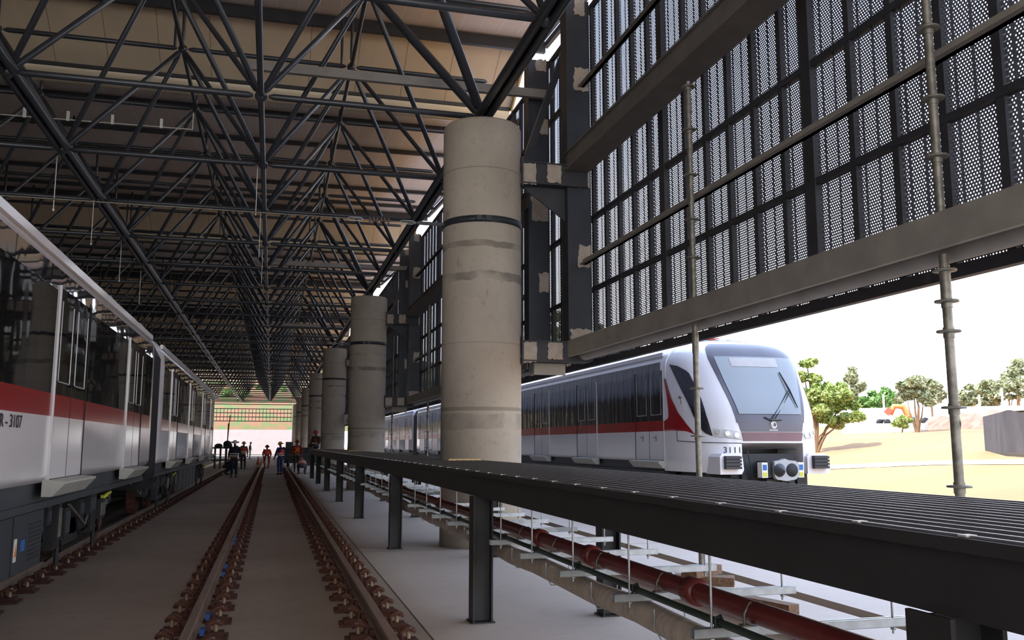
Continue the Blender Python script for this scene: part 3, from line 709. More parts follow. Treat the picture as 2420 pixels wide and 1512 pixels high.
    for yb in (bog if bog is not None else (y0 + 3.2 + (1.2 if cab else 0), y1 - 3.0)):
        m = MB(); 
        for s in (-1, 1):
            x0, x1 = sorted((xc + s * .95, xc + s * 1.12)); m.box(x0, x1, yb - 1.45, yb + 1.45, .52, .72); m.box(x0, x1, yb - .5, yb + .5, .42, .80)
        m.box(xc - .95, xc + .95, yb - .25, yb + .25, .5, .8); B = m.obj('bogie', UNDER, t)
        for dy in (-1.05, 1.05):
            for s in (-1, 1):
                m = MB(); xw = xc + s * .752; m.lathe([(.0, -.06), (.40, -.065), (.42, -.05), (.42, .06), (.445, .065), (.445, .09), (0, .07)] if s < 0 else [(.0, -.07), (.445, -.09), (.445, -.065), (.42, -.06), (.42, .05), (.40, .065), (0, .06)], (xw, yb + dy, .595), 28, 'X')
                m.obj('wheel', RUST, B)
            m = MB(); m.tube([(xc - .75, yb + dy, .595), (xc + .75, yb + dy, .595)], .08, 10); m.obj('axle', UNDER, B)
            for s in (-1, 1):
                x0, x1 = sorted((xc + s * 1.0, xc + s * 1.2)); m = MB(); m.box(x0, x1, yb + dy - .17, yb + dy + .17, .46, .74); m.tube([(xc + s * 1.08, yb + dy, .7), (xc + s * 1.08, yb + dy, .95)], .1, 10)
                m.tube([(xc + s * 1.17, yb + dy + .2, .25), (xc + s * 1.17, yb + dy + .2, .95)], .025, 8); m.obj('axle_box', UNDER, B)
        xb = xc + sd * 1.2; m = MB(); m.tube([(xb, yb + 1.5, .78), (xb + sd * .05, yb + 1.55, .90), (xb + sd * .05, yb + 1.95, .92)], .022, 6); m.box(*sorted((xb, xb + sd * .03)), yb + 1.5, yb + 1.95, .86, .90); m.obj('sand_bracket', YELL, B)
        m = MB(); m.tube([(xb, yb + 1.7, .86), (xb - sd * .02, yb + 1.62, .5), (xb - sd * .08, yb + 1.5, .24)], .03, 8); m.obj('sand_pipe', RUST, B)
        m = MB(); m.tube([(xb, yb - .5, .9), (xb + sd * .05, yb + .2, .62), (xb, yb + .9, .9), (xb, yb + 1.3, 1.0)], .018, 6); m.obj('air_hose', POLEM, B)
    return t
def bellows(t, xc, y0, y1):
    m = MB(); n = 9
    for k in range(n):
        a = lerp(y0, y1, k / n); b = lerp(y0, y1, (k + .8) / n); m.prism([(xc - 1.25, .8), (xc + 1.25, .8), (xc + 1.36, 1.1), (xc + 1.36, 3.2), (xc + 1.2, 3.5), (xc + .9, 3.62), (xc - .9, 3.62), (xc - 1.2, 3.5), (xc - 1.36, 3.2), (xc - 1.36, 1.1)], a, b)
    m.obj('gangway_bellows', BLACKR, t)
    m = MB(); m.tube([(xc + 1.1, y0 - .1, .95), (xc + 1.2, (y0 + y1) / 2, .70), (xc + 1.1, y1 + .1, .98)], .02, 6); m.obj('jumper_cable', POLEM, t)
XLc = -3.45
warn = [(8.15, .66, 'warn'), (8.95, .66, 'warn'), (9.2, .68, 'blue'), (9.62, .68, 'louvre'), (7.2, .66, 'warn')]
c1 = car('nearest metro car on the left, white with red stripe, lettered with a number', XLc, -1.0, 16.85, 1, (2.0, 6.0, 10.14, 14.6), bog=(2.4, 12.0), boxes=((4.6, 9.9, .44, warn),))
bellows(c1, XLc, 16.85, 18.0)
c2 = car('second metro car on the left, behind the black bellows, ending near the workers', XLc, 18.0, 34.3, 1, (20.4, 24.75, 29.1, 32.9), bog=(21.0, 31.3), boxes=((23.6, 28.4, .44, ()),))
r = random.Random(11)
for cc, y0_, y1_ in ((c1, 10.0, 14.4), (c2, 18.6, 23.2)):
    yv = y0_
    while yv < y1_:
        w_ = r.uniform(.14, .34); x1 = XLc + r.uniform(1.14, 1.27); zt = r.uniform(.86, 1.0); zb = r.uniform(.55, .8)
        m = MB(); m.box(x1 - .22, x1, yv, yv + w_, zb, zt); m.tube([(x1 - .06, yv + w_ / 2, zb), (x1 - .05, yv + w_ / 2 + .03, zb - .16), (x1 - .16, yv + w_ + .1, zb - .24)], .014, 6); m.box(x1, x1 + .012, yv + .03, yv + w_ - .03, zb + .04, zt - .05, 1)
        m.obj('valve_block', [UNDER, GREYT if r.random() < .7 else POLEM], cc); yv += w_ + r.uniform(.08, .3)
m = MB(); m.box(-2.11, -1.95, 34.3, 34.36, 3.22, 3.42); m.obj('marker_lamp', LABELW, c2)
for yy, l in ((13.0, 1), (15.9, .5), (27, 1.2), (33.5, .6)):
    m = MB(); m.box(XLc + 1.1, XLc + 1.3, yy - .2, yy + .2 * l, 3.5, 3.56); m.tube([(XLc + 1.25, yy - .1, 3.5), (XLc + 1.25, yy - .1, 3.6), (XLc + 1.25, yy + .1, 3.6), (XLc + 1.25, yy + .1, 3.5)], .012, 6)
    m.obj('roof_eye', GALV, c1 if yy < 17 else c2)
# lettering
def text(body, size, name, mt, parent, M_, shear=0, width=1.0, ext=.001):
    cu = bpy.data.curves.new(name, 'FONT'); cu.body = body; cu.size = size; cu.extrude = ext
    o = bpy.data.objects.new(name, cu); COL.objects.link(o); bpy.context.view_layer.update()
    me = bpy.data.meshes.new_from_object(o.evaluated_get(bpy.context.evaluated_depsgraph_get())); bpy.data.objects.remove(o)
    x0 = min(v.co.x for v in me.vertices); x1 = max(v.co.x for v in me.vertices)
    for v in me.vertices: v.co = M_(Vector(((v.co.x - x0) * width, v.co.y, v.co.z)), (x1 - x0) * width)
    me.materials.clear(); me.materials.append(mt); me.update(); return link(name, me, parent)
INK = plain('lettering_black', (34, 36, 42), .5)
text('R - 3107', .152, 'car_number', INK, c1, lambda v, L: Vector((XLc + 1.4065, 8.36 - L + v.x, 1.735 + v.y)) + Vector((v.z, 0, 0)), width=1.22)
# ---------------------------------------------------------------- parked train outdoors
XC = 9.2
def htab(t, x):
    if x <= t[0][0]: return t[0][1]
    for i in range(len(t) - 1):
        x0, y0 = t[i]; x1, y1 = t[i + 1]
        if x <= x1:
            h = x1 - x0; u = (x - x0) / h
            m0 = (t[i + 1][1] - t[i - 1][1]) / (t[i + 1][0] - t[i - 1][0]) if i > 0 else (y1 - y0) / h
            m1 = (t[i + 2][1] - t[i][1]) / (t[i + 2][0] - t[i][0]) if i + 2 < len(t) else (y1 - y0) / h
            return (2 * u**3 - 3 * u * u + 1) * y0 + (u**3 - 2 * u * u + u) * h * m0 + (-2 * u**3 + 3 * u * u) * y1 + (u**3 - u * u) * h * m1
    return t[-1][1]
YF = [(1.05, 15.1), (1.3, 15.06), (1.66, 15.06), (2.2, 15.12), (2.75, 15.38), (3.3, 15.68), (3.52, 15.9), (3.62, 16.15), (3.7, 16.5), (3.75, 16.95)]
HW = [(1.05, 1.36), (1.3, 1.40), (3.1, 1.40), (3.3, 1.385), (3.45, 1.31), (3.56, 1.2), (3.64, 1.0), (3.7, .75), (3.75, .3)]
UX = [(0, 0), (.2, .25), (.4, .464), (.5, .62), (.6, .757), (.7, .88), (.8, .96), (.9, 1.0), (1, 1.0)]
OF = [(0, 0), (.2, .01), (.4, .06), (.5, .14), (.6, .30), (.7, .55), (.8, .90), (.9, 1.4), (1, 1.9)]
def NS(s, z, off=0):
    a = min(1, abs(s)); sg = 1 if s >= 0 else -1
    def P(a, z):
        hw = htab(HW, z); y = htab(YF, z) + htab(OF, min(a, .9)); ye = max(17.0, y)
        if a > .9: y += (ye - y) * (a - .9) / .1
        return Vector((hw * min(htab(UX, a), 1.0), min(y, 17.0), z))
    p = P(a, z)
    if off:
        d1 = P(min(1, a + .01), z) - P(max(0, a - .01), z); d2 = P(a, min(3.74, z + .01)) - P(a, max(1.06, z - .01)); n = d1.cross(d2)
        if n.length > 1e-9:
            n.normalize()
            if n.y > 0 or n.x < -.5: n = -n
            p = p + n * off
    return Vector((XC + sg * p.x, p.y, p.z))
RC = thing('metro_car', 'white metro cab car parked outdoors, its windscreen facing the camera', 'train car', (XC, 15.1, 0), 'metro cars')
car_r = car('tmp', XC, 15.1, 32.2, -1, (17.64, 21.56, 25.5, 29.5), cab=True, glass=SGLASS, wy0=17.06, bog=(18.9, 29.6), boxes=((20.6, 24.2, .42, ()), (24.5, 27.8, .5, ()), (16.9, 17.2, .45, ())))
for ch in list(car_r.children): ch.parent = RC; ch.matrix_parent_inverse = Matrix.Translation(-RC.location)
bpy.data.objects.remove(car_r)
ZN = [1.62, 1.66, 1.8, 1.95, 2.1, 2.25, 2.4, 2.55, 2.7, 2.85, 3.0, 3.1, 3.2, 3.3, 3.36, 3.42, 3.48, 3.52, 3.56, 3.60, 3.64, 3.67, 3.70, 3.73, 3.75]
def nose_rows(m, zs, s0, s1, n, off=0, mi=0):
    m.grid(lambda u, v: NS(lerp(s0, s1, u), zs[min(int(round(v * (len(zs) - 1))), len(zs) - 1)], off), n, len(zs) - 1, mi)
m = MB(); nose_rows(m, ZN, -1, 1, 80)
m.add([NS(0, 3.75), (XC - .3, 17, 3.75), (XC + .3, 17, 3.75)], [(0, 1, 2)])
ZLo = [1.06, 1.12, 1.2, 1.3, 1.4, 1.5, 1.56, 1.62]
nose_rows(m, ZLo, -1, -.40, 30); nose_rows(m, ZLo, .40, 1, 30)          # corner skirts either side of the coupler
for sg in (-1, 1):                                                     # inner returns and undersides of the skirts
    q = [NS(sg * .40, z) for z in ZLo]; m.add(q + [p + Vector((0, .9, 0)) for p in q], [(i, i + 1, i + 1 + len(q), i + len(q)) for i in range(len(q) - 1)])
    e = [NS(sg * lerp(.40, 1, k / 12), 1.06) for k in range(13)]; m.add(e + [Vector((XC + sg * .5, 17, 1.06))], [(i, i + 1, 13) for i in range(12)])
a = [NS(lerp(-.4, .4, k / 16), 1.62) for k in range(17)]; m.add(a + [p + Vector((0, .5, -.12)) for p in a], [(i, i + 1, i + 18, i + 17) for i in range(16)])
m.obj('cab_nose', WHITEP, RC)
def polyband(poly, z):
    xs = []
    for i in range(len(poly)):
        (s0, z0), (s1, z1) = poly[i], poly[(i + 1) % len(poly)]
        if (z0 <= z < z1) or (z1 <= z < z0): xs.append(s0 + (s1 - s0) * (z - z0) / (z1 - z0))
    return (min(xs), max(xs)) if len(xs) > 1 else None
def patch(poly, off, name, mt, parent=RC, n=14, rows=26):
    z0 = min(p[1] for p in poly) + 1e-4; z1 = max(p[1] for p in poly) - 1e-4; m = MB()
    def fn(u, v):
        z = lerp(z0, z1, v); b = polyband(poly, z); return NS(lerp(b[0], b[1], u), z, off)
    m.grid(fn, n, rows); return m.obj(name, mt, parent)
SUR = [(-.432, 2.0), (.432, 2.0), (.475, 2.4), (.52, 2.75), (.56, 3.1), (.60, 3.40), (.60, 3.52), (.5, 3.60), (-.5, 3.60), (-.54, 3.52), (-.535, 3.40), (-.515, 3.1), (-.485, 2.75), (-.46, 2.4)]
patch(SUR, .012, 'windscreen_surround', CAPG, n=40)
WS = [(-.405, 2.16), (.405, 2.16), (.44, 2.45), (.485, 2.8), (.53, 3.15), (.545, 3.30), (-.48, 3.30), (-.475, 3.15), (-.455, 2.8), (-.43, 2.45)]
patch(WS, .026, 'windscreen', WGLASS, n=40)
DI = plain('destination_panel', (160, 156, 152), .3); patch([(-.34, 3.09), (.26, 3.09), (.27, 3.27), (-.345, 3.27)], .032, 'destination_display', DI, n=20, rows=6)
patch([(-.398, 1.83), (.398, 1.83), (.425, 2.05), (-.428, 2.05)], .016, 'nose_panel', CAPG, n=30, rows=8)
patch([(-.38, 1.655), (.38, 1.655), (.398, 1.82), (-.396, 1.82)], .016, 'nose_stripe', MAROON, n=30, rows=8)
SIDE = [(-.83, 3.218), (-.777, 3.17), (-.72, 3.05), (-.69, 2.9), (-.665, 2.57), (-.648, 2.154), (-.630, 1.95), (-.616, 1.743), (-.65, 1.75), (-.673, 1.792), (-.705, 1.95), (-.74, 2.121), (-.789, 2.678)]
SIDE2 = [(-.83, 3.218), (-.775, 3.17), (-.70, 3.02), (-.665, 2.60), (-.65, 2.15), (-.617, 1.745), (-.68, 1.82), (-.74, 2.12), (-.79, 2.68)]
patch(SIDE2, .010, 'cab_side_window', SGLASS); patch([(-s, z) for s, z in SIDE2], .010, 'cab_side_window', SGLASS)
RED = [(-.998, 2.08), (-.998, 1.865), (-.80, 1.865), (-.735, 1.775), (-.79, 2.0), (-.845, 2.217), (-.873, 2.50), (-.875, 2.97), (-.90, 2.5), (-.93, 2.08)]
patch([(-.999, 1.866), (-.82, 1.866), (-.738, 1.78), (-.80, 1.99), (-.85, 2.217), (-.876, 2.50), (-.885, 2.95), (-.90, 2.94), (-.935, 2.10), (-.999, 2.08)], .008, 'red_flare', REDT)
for sg in (-1, 1):
    o = patch([(sg * .61, 1.735), (sg * .385, 1.675), (sg * .41, 1.835), (sg * .612, 1.90)] if sg < 0 else [(.385, 1.675), (.61, 1.735), (.612, 1.90), (.41, 1.835)], .012, 'headlight', plain('headlight_bezel_%d' % sg, (196, 196, 196), .25), n=12, rows=8)
    for s_, z_ in ((.575, 1.83), (.505, 1.795), (.44, 1.765)):
        c = NS(sg * s_, z_, .02); d = (NS(sg * s_, z_, .05) - c).normalized(); m = MB(); m.tube([c - d * .02, c + d * .012], .048, 16); m.obj('lamp_lens', LAMP, o)
    m = MB(); xb = XC + sg * .92; m.prism([(xb - .24, 1.04), (xb + .20, 1.04), (xb + .25, 1.12), (xb + .23, 1.34), (xb + .16, 1.42), (xb - .2, 1.42), (xb - .24, 1.36)], 15.03, 15.6); m.obj('buffer_fairing', WHITEP, RC)
    bz = plain('buffer_black_%d' % sg, (42, 42, 44), .55)
    m = MB(); xb = XC + sg * .93; yb = 14.98; 
    m.box(xb - .15, xb + .15, yb - .02, yb + .35, 1.14, 1.38)
    for k in range(4): m.box(xb - .16, xb + .16, yb - .06, yb + .02, 1.14 + k * .062, 1.14 + k * .062 + .045)
    m.obj('anti_climber', bz, RC)
m = MB()                                                               # cab door outline
for (sA, zA_, sB, zB_) in ((-.872, 2.35, -.872, 1.66), (-.872, 1.66, -.70, 1.63), (-.70, 1.63, -.40, 1.615)):
    pts = [NS(lerp(sA, sB, k / 12), lerp(zA_, zB_, k / 12), .003) for k in range(13)]; m.tube(pts, .007, 5)
m.obj('panel_gap', BLACKR, RC)
patch([(-.825, 2.36), (-.795, 2.36), (-.795, 2.555), (-.825, 2.555)], .02, 'number_plate', LABELW, n=2, rows=2)
m = MB()
for s0, s1, z0, z1 in ((-.823, -.797, 2.50, 2.52), (-.818, -.802, 2.525, 2.54), (-.812, -.808, 2.38, 2.50)): m.add([NS(s0, z0, .024), NS(s1, z0, .024), NS(s1, z1, .024), NS(s0, z1, .024)], [(0, 1, 2, 3)])
m.obj('plate_mark', MAROON, RC)
# emblem on the nose: ring with a curled gap
m = MB(); ctr = NS(0, 1.955, .02)
for a0, a1, r in ((20, 200, .058), (205, 375, .058), (60, 300, .030)):
    m.tube([ctr + Vector((r * cos(radians(lerp(a0, a1, k / 14))), -.004, r * sin(radians(lerp(a0, a1, k / 14))))) for k in range(15)], [.014 * (.4 + .6 * sin(pi * (k + .6) / 15.2)) for k in range(15)], 6)
m.obj('emblem', LABELW, RC)
m = MB(); 
for k in range(6): m.box(XC - .085 + k * .03, XC - .085 + k * .03 + .02, ctr.y - .004, ctr.y + .004, 1.852, 1.872)
m.obj('emblem_lettering', LABELW, RC)
def n3111(v, L):
    s = lerp(-.545, -.418, v.x / L); p = NS(s, 1.435 + v.y, .006 + max(0, v.z) * .5); return p
text('3111', .16, 'car_number', INK, RC, n3111)
m = MB(); A = NS(-.02, 2.06, .05); Bm = NS(.30, 2.62, .07)
m.tube([A, Bm], .010, 6); m.tube([A + Vector((.07, 0, 0)), Bm + Vector((.03, 0, -.03))], .008, 6); m.tube([NS(.245, 2.98, .05), Bm, NS(.36, 2.28, .05)], [.012, .02, .008], 6); m.tube([NS(-.1, 2.1, .03), A + Vector((0, 0, -.03)), NS(.1, 2.05, .03)], .012, 6); m.obj('wiper', BLACKR, RC)
# coupler
m = MB(); m.box(XC - .3, XC + .3, 14.84, 15.6, .98, 1.28); m.box(XC - .62, XC + .5, 15.2, 16.4, .72, 1.42); m.tube([(XC, 15, 1.1), (XC, 16.5, 1.1)], .14, 12); m.box(XC - .25, XC + .25, 14.95, 15.5, .55, .95, 1); m.obj('coupler', [UNDER, GREYT], RC)
cg = plain('coupler_face_grey', (166, 168, 170), .35)
m = MB(); P = [(-.24, -.12), (-.2, -.17), (.0, -.2), (.2, -.17), (.27, -.1), (.27, .12), (.2, .17), (.06, .18), (-.02, .21), (-.1, .18), (-.24, .16)]
m.prism([(XC + .05 + x, 1.12 + z) for x, z in P], 14.76, 14.86); o = m.obj('coupler_face', cg, RC)
m = MB(); m.lathe([(.0, 14.745), (.115, 14.745), (.125, 14.76), (.0, 14.77)], (XC + .17, 0, 1.12), 20, 'Y'); m.obj('coupler_cup', BLACKR, o)
m = MB(); m.lathe([(.0, 14.60), (.03, 14.61), (.09, 14.70), (.125, 14.76)], (XC - .09, 0, 1.12), 20, 'Y'); m.obj('coupler_cone', GREYT, o)
for xs in (-.36, .40):
    m = MB(); m.box(XC + xs - .06, XC + xs + .06, 14.82, 14.98, .98, 1.26); m.obj('contact_box', LABELW, o)
    m = MB(); m.box(XC + xs - .04, XC + xs + .04, 14.813, 14.82, 1.12, 1.22); m.box(XC + xs - .04, XC + xs + .04, 14.813, 14.82, 1.0, 1.08, 1); m.obj('box_sticker', [LABELB, YELL], o)
m = MB(); m.tube([(XC + .05, 14.9, .95), (XC - .2, 14.8, .6)], .02, 6); m.tube([(XC + .1, 14.9, .92), (XC + .62, 14.7, .62)], .02, 6); m.obj('coupler_lever', BLACKR, RC)
m = MB(); m.tube([(XC - 1.0, 15.4, 1.0), (XC - .5, 15.2, .92), (XC - .35, 15.0, 1.1)], .014, 6); m.tube([(XC - .55, 15.1, 1.5), (XC - .5, 15.05, 1.1), (XC - .45, 15.1, .8)], .014, 6); m.tube([(XC - .5, 15.2, 1.5), (XC + .2, 15.1, 1.53), (XC + .55, 15.2, 1.5)], .014, 6); m.obj('brake_hose', BLACKR, RC)
m = MB(); m.box(XC + .62, XC + .80, 15.3, 15.6, .78, 1.1); m.box(XC - .80, XC - .62, 15.3, 15.6, .78, 1.1); m.box(XC - 1.1, XC + 1.1, 15.7, 16.8, .7, 1.4); m.obj('lifeguard_frame', UNDER, RC)
m = MB(); m.box(XC - .7, XC + .7, 17.6, 19.2, 3.72, 3.86); m.obj('roof_unit', LGREYT, RC)
m = MB(); m.box(XC - .9, XC - .3, 19.6, 22.6, 3.68, 3.88); m.obj('roof_unit', WHITEP, RC)
m = MB(); 
for p, q in (((-.5, 18.0, 3.88), (.5, 18.0, 3.95)), ((-.5, 18.4, 3.88), (.5, 19.2, 3.95)), ((-.4, 18.0, 3.86), (-.4, 19.3, 3.93))): m.tube([(XC + p[0], p[1], p[2]), (XC + q[0], q[1], q[2])], .03, 6)
m.obj('pantograph', plain('pantograph_red', (176, 70, 60)), RC)
for xa in (.05, .3): m = MB(); m.lathe([(.12, 3.72), (.10, 3.80), (.05, 3.84), (0, 3.85)], (XC + xa, 17.2, 0), 14); m.obj('roof_antenna', LGREYT, RC)
m = MB(); m.tube([(XC + .1, 17.1, 3.80), (XC + .7, 17.05, 3.78), (XC + .7, 17.05, 3.68)], .012, 6); m.obj('roof_rail', LGREYT, RC)
for d in (17.3, 17.98):
    m = MB(); m.lathe([(.035, XC - 1.4145), (.045, XC - 1.4145), (.045, XC - 1.4125), (.035, XC - 1.4125)], (0, d, 1.70), 14, 'X'); m.box(XC - 1.4145, XC - 1.412, d - .008, d + .008, 1.70, 1.79); m.box(XC - 1.4145, XC - 1.412, d + .06, d + .14, 1.735, 1.75); m.obj('wheelchair_sign', INK, RC)
bellows(RC, XC, 32.2, 33.3)
R2 = car('second metro car outdoors on the right, seen between the nearest and second columns', XC, 33.3, 49.4, -1, (35.6, 39.6, 43.6, 47.4), glass=SGLASS, boxes=((38.2, 45.0, .45, ()),))
bellows(R2, XC, 49.4, 50.8)
R3 = car('third metro car outdoors on the right, mostly hidden by the second column', XC, 50.8, 67.0, -1, (53, 57, 61, 65), glass=SGLASS, boxes=((56, 61, .5, ()),))
# ================================================================ people
def skin_obj(name, nodes, mt, parent, sub=1):
    "nodes: list of (pos, parent index, rx, ry); first is the root"
    me = bpy.data.meshes.new(name); me.from_pydata([n[0] for n in nodes], [(i, n[1]) for i, n in enumerate(nodes) if n[1] is not None], [])
    o = link(name, me, parent); o.modifiers.new('Skin', 'SKIN').use_smooth_shade = True
    sv = me.skin_vertices[0].data
    for i, n in enumerate(nodes): sv[i].radius = (n[2], n[3]); sv[i].use_root = (i == 0)
    s = o.modifiers.new('Sub', 'SUBSURF'); s.levels = s.render_levels = sub
    me.materials.append(mt); return o
PM = {}
def pm(rgb, r=.75):
    if (rgb, r) not in PM: PM[(rgb, r)] = plain('cloth_%d_%d_%d' % rgb, rgb, r)
    return PM[(rgb, r)]
REFL = plain('reflective_tape', (225, 225, 215), .4)
STAND = dict(pel=(0, 0, .95), chest=(0, .0, 1.28), neck=(0, .0, 1.47), head=(0, .03, 1.60), sh=(.18, 0, 1.41), el=(.25, -.02, 1.14), wr=(.25, .06, .90), hip=(.09, 0, .90), kn=(.10, .02, .50), an=(.10, -.02, .09))
def person(lab, loc, face, pose, top, legs, hat, vest=None, brim='helmet', bands=False, hgt=1.72, group=None, cross=False, bare=False):
    P = dict(STAND); P.update(pose); k = hgt / 1.72
    M_ = Matrix.Translation(loc) @ Matrix.Rotation(face, 4, 'Z') @ Matrix.Scale(k, 4)
    t = thing('person', lab, 'person', loc, group)
    G = lambda n, sd=1: M_ @ Vector((P[n + ('R' if sd > 0 else 'L')] if n + ('R' if sd > 0 else 'L') in P else (P[n][0] * sd, P[n][1], P[n][2])))
    V = lambda n: M_ @ Vector(P[n])
    nd = [(V('pel'), None, .13, .10), (V('chest'), 0, .15, .105), (V('neck'), 1, .055, .055), (V('head'), 2, .085, .095)]
    up = (V('head') - V('neck')).normalized(); fw = (M_.to_3x3() @ Vector((0, 1, 0))).normalized()
    nd.append((V('head') + up * .085, 3, .07, .08)); nd.append((V('head') + fw * .095 - up * .01, 3, .018, .018))
    shirt = [(V('pel'), None, .15, .12), (V('chest'), 0, .175, .125), (lerp(V('chest'), V('neck'), .75), 1, .10, .09)]
    tr = [(V('pel') + Vector((0, 0, .06)), None, .15, .12), (V('pel'), 0, .15, .12)]
    boots = []
    for sd in (1, -1):
        i = len(nd); nd += [(G('sh', sd), 1, .06, .06), (G('el', sd), i, .045, .045), (G('wr', sd), i + 1, .032, .032)]
        h = (G('wr', sd) - G('el', sd)).normalized(); pal = G('wr', sd) + h * .06 * k; side = h.cross(up).normalized()
        nd.append((pal, i + 2, .038, .02)); j = i + 3
        for q in range(4):
            b = pal + side * (q - 1.5) * .02 * k + h * .05 * k; nd.append((b, j, .010, .010)); nd.append((b + (h * .9 + fw * .35).normalized() * (.035, .045, .042, .03)[q] * k, len(nd) - 1, .009, .009))
        nd.append((pal + side * .045 * k + h * .005, j, .011, .011)); nd.append((pal + side * .055 * k + h * .04 * k, len(nd) - 1, .010, .010))
        q = len(shirt); shirt += [(G('sh', sd), 1, .078, .078), (G('el', sd), q, .062, .062)]
        if not bare: shirt.append((lerp(G('el', sd), G('wr', sd), .85), q + 1, .05, .05))
        i = len(nd); nd += [(G('hip', sd), 0, .085, .085), (G('kn', sd), i, .055, .055), (G('an', sd), i + 1, .04, .04), (G('an', sd) + fw * .14 - Vector((0, 0, .05)), i + 2, .035, .03)]
        q = len(tr); tr += [(G('hip', sd), 1, .10, .10), (G('kn', sd), q, .075, .075), (G('an', sd) + Vector((0, 0, .03)), q + 1, .062, .062)]
        f = (G('an', sd) + Vector((0, 0, .04))); boots.append((f, G('an', sd) - Vector((0, 0, .035)), G('an', sd) + fw * .17 - Vector((0, 0, .05))))
    skin_obj('body', nd, SKIN, t)
    skin_obj('shirt', shirt, pm(top), t); skin_obj('trousers', tr, pm(legs), t)
    for a, b, c in boots: skin_obj('boot', [(a, None, .055, .055), (b, 0, .055, .05), (c, 1, .045, .035)], BLACKR, t)
    H = V('head') + up * .045; rot = up.to_track_quat('Z', 'Y').to_matrix()
    if brim:
        m = MB(); pr = [(.0, .125), (.05, .118), (.09, .085), (.115, .03), (.12, .0)]
        if brim == 'hat': pr += [(.13, .0), (.21, .025), (.21, .018), (.1, -.01)]
        else: pr += [(.15, -.008), (.15, -.014), (.11, -.012)]
        m.lathe(pr, (0, 0, 0), 18); 
        if brim != 'hat': m.box(-.07, .07, .10, .19, -.014, -.004)
        R2 = Matrix.Rotation(face, 3, 'Z'); m.v = [tuple(H + rot @ (R2 @ Vector(v)) if abs(up.z) > .9 else H + rot @ Vector(v)) for v in m.v]
        m.obj('sun_hat' if brim == 'hat' else 'hard_hat' if brim == 'helmet' else 'cap', pm(hat, .45), t)
    if vest:
        o = skin_obj('vest', [(V('pel') + (V('chest') - V('pel')) * .02, None, .205, .175), (V('chest'), 0, .225, .175), (lerp(V('chest'), V('neck'), .75), 1, .15, .12)], pm(vest), t)
    if bands:
        ax = (V('chest') - V('pel')).normalized(); xd = (M_.to_3x3() @ Vector((1, 0, 0))).normalized(); yd = ax.cross(xd).normalized()
        for f in (.25, .55):
            c = lerp(V('pel'), V('chest'), f); m = MB()
            rng = [2 * pi * q / 20 for q in range(21)]
            for e in range(20):
                a, b = rng[e], rng[e + 1]; w_, d_ = .218 * k, .172 * k
                pa = c + xd * cos(a) * w_ + yd * sin(a) * d_; pb = c + xd * cos(b) * w_ + yd * sin(b) * d_
                m.add([pa - ax * .025, pb - ax * .025, pb + ax * .025, pa + ax * .025], [(0, 1, 2, 3)])
            m.obj('reflective_band', REFL, t)
    if cross:
        c = lerp(V('pel'), V('chest'), .75); xd = (M_.to_3x3() @ Vector((1, 0, 0))).normalized(); m = MB()
        for sg in (-1, 1): m.obox(c - fw * .165 - xd * .12 * sg - up * .14, c - fw * .165 + xd * .12 * sg + up * .16, .035, .012, up=fw)
        m.obj('vest_cross', pm((215, 200, 60)), t)
    return t
def gp(px, py, Z=0): v = at(px, py, Z=Z); return Vector((v.x, v.y, Z))
person('person in a white hat and dark navy jacket with bright patches', gp(552, 1129), pi, dict(), (36, 42, 62), (34, 44, 66), (240, 236, 230), brim='hat', vest=(40, 44, 50), bands=True, hgt=1.74)
person('person in an orange vest and yellow hard hat, behind the white hat', gp(574, 1109), .15, dict(), (122, 112, 92), (38, 40, 42), (216, 164, 40), vest=(232, 84, 44), bands=True)
person('person in a blue jacket and cap, standing sideways before the pale far wall', gp(590, 1085), -pi / 2, dict(el=(.24, -.05, 1.15), wr=(.2, .12, 1.0)), (44, 58, 92), (104, 104, 98), (70, 58, 56), brim='cap', hgt=1.78)
person('person in an orange vest and blue jeans, standing between the middle rails', gp(661, 1122), .7, dict(wrL=(-.22, .20, .92), elL=(-.26, .05, 1.13)), (34, 40, 92), (42, 58, 104), (226, 168, 48), vest=(236, 86, 46), bands=True, hgt=1.68)
person('person in a red vest with a yellow cross and red hard hat', Vector((1.45, 53.0, 0)), 0, dict(), (150, 44, 34), (50, 46, 46), (188, 56, 50), vest=(214, 58, 40), cross=True, hgt=1.8)
SQ = dict(pel=(0, -.1, .45), chest=(0, .17, .66), neck=(0, .34, .72), head=(0, .44, .70), sh=(.18, .28, .68), el=(.22, .40, .45), wr=(.16, .50, .24), hip=(.1, -.08, .42), kn=(.2, .26, .45), an=(.16, .0, .09))
person('person in orange bending over the left rail, far ahead on the track', Vector((-.25, 61.5, 0)), 0, dict(pel=(0, 0, .78), chest=(0, .06, 1.08), neck=(0, .12, 1.27), head=(0, .18, 1.39), sh=(.18, .08, 1.2), el=(.26, .18, .95), wr=(.22, .3, .75), kn=(.16, .2, .42)), (226, 92, 62), (150, 78, 60), (190, 80, 60), vest=(228, 88, 60), hgt=1.72)
person('person squatting by the right rail in an orange vest with white bands', Vector((1.62, 49.0, 0)), pi * .0, SQ, (120, 96, 84), (52, 58, 82), (120, 110, 100), vest=(196, 96, 66), bands=True, brim='cap', hgt=1.75)
SIT = dict(pel=(0, 0, .12), chest=(0, .02, .45), neck=(0, .03, .64), head=(0, .06, .77), sh=(.18, .02, .58), el=(.24, .08, .34), wr=(.18, .22, .2), hip=(.1, .05, .12), kn=(.14, .45, .22), an=(.12, .5, -.2 + .29))
person('person in a red hard hat sitting on the far end of the walkway', Vector((2.15, 45.2, 1.35)), pi * .8, SIT, (70, 48, 44), (40, 42, 48), (196, 62, 50), vest=(112, 66, 36), bands=True, hgt=1.72)
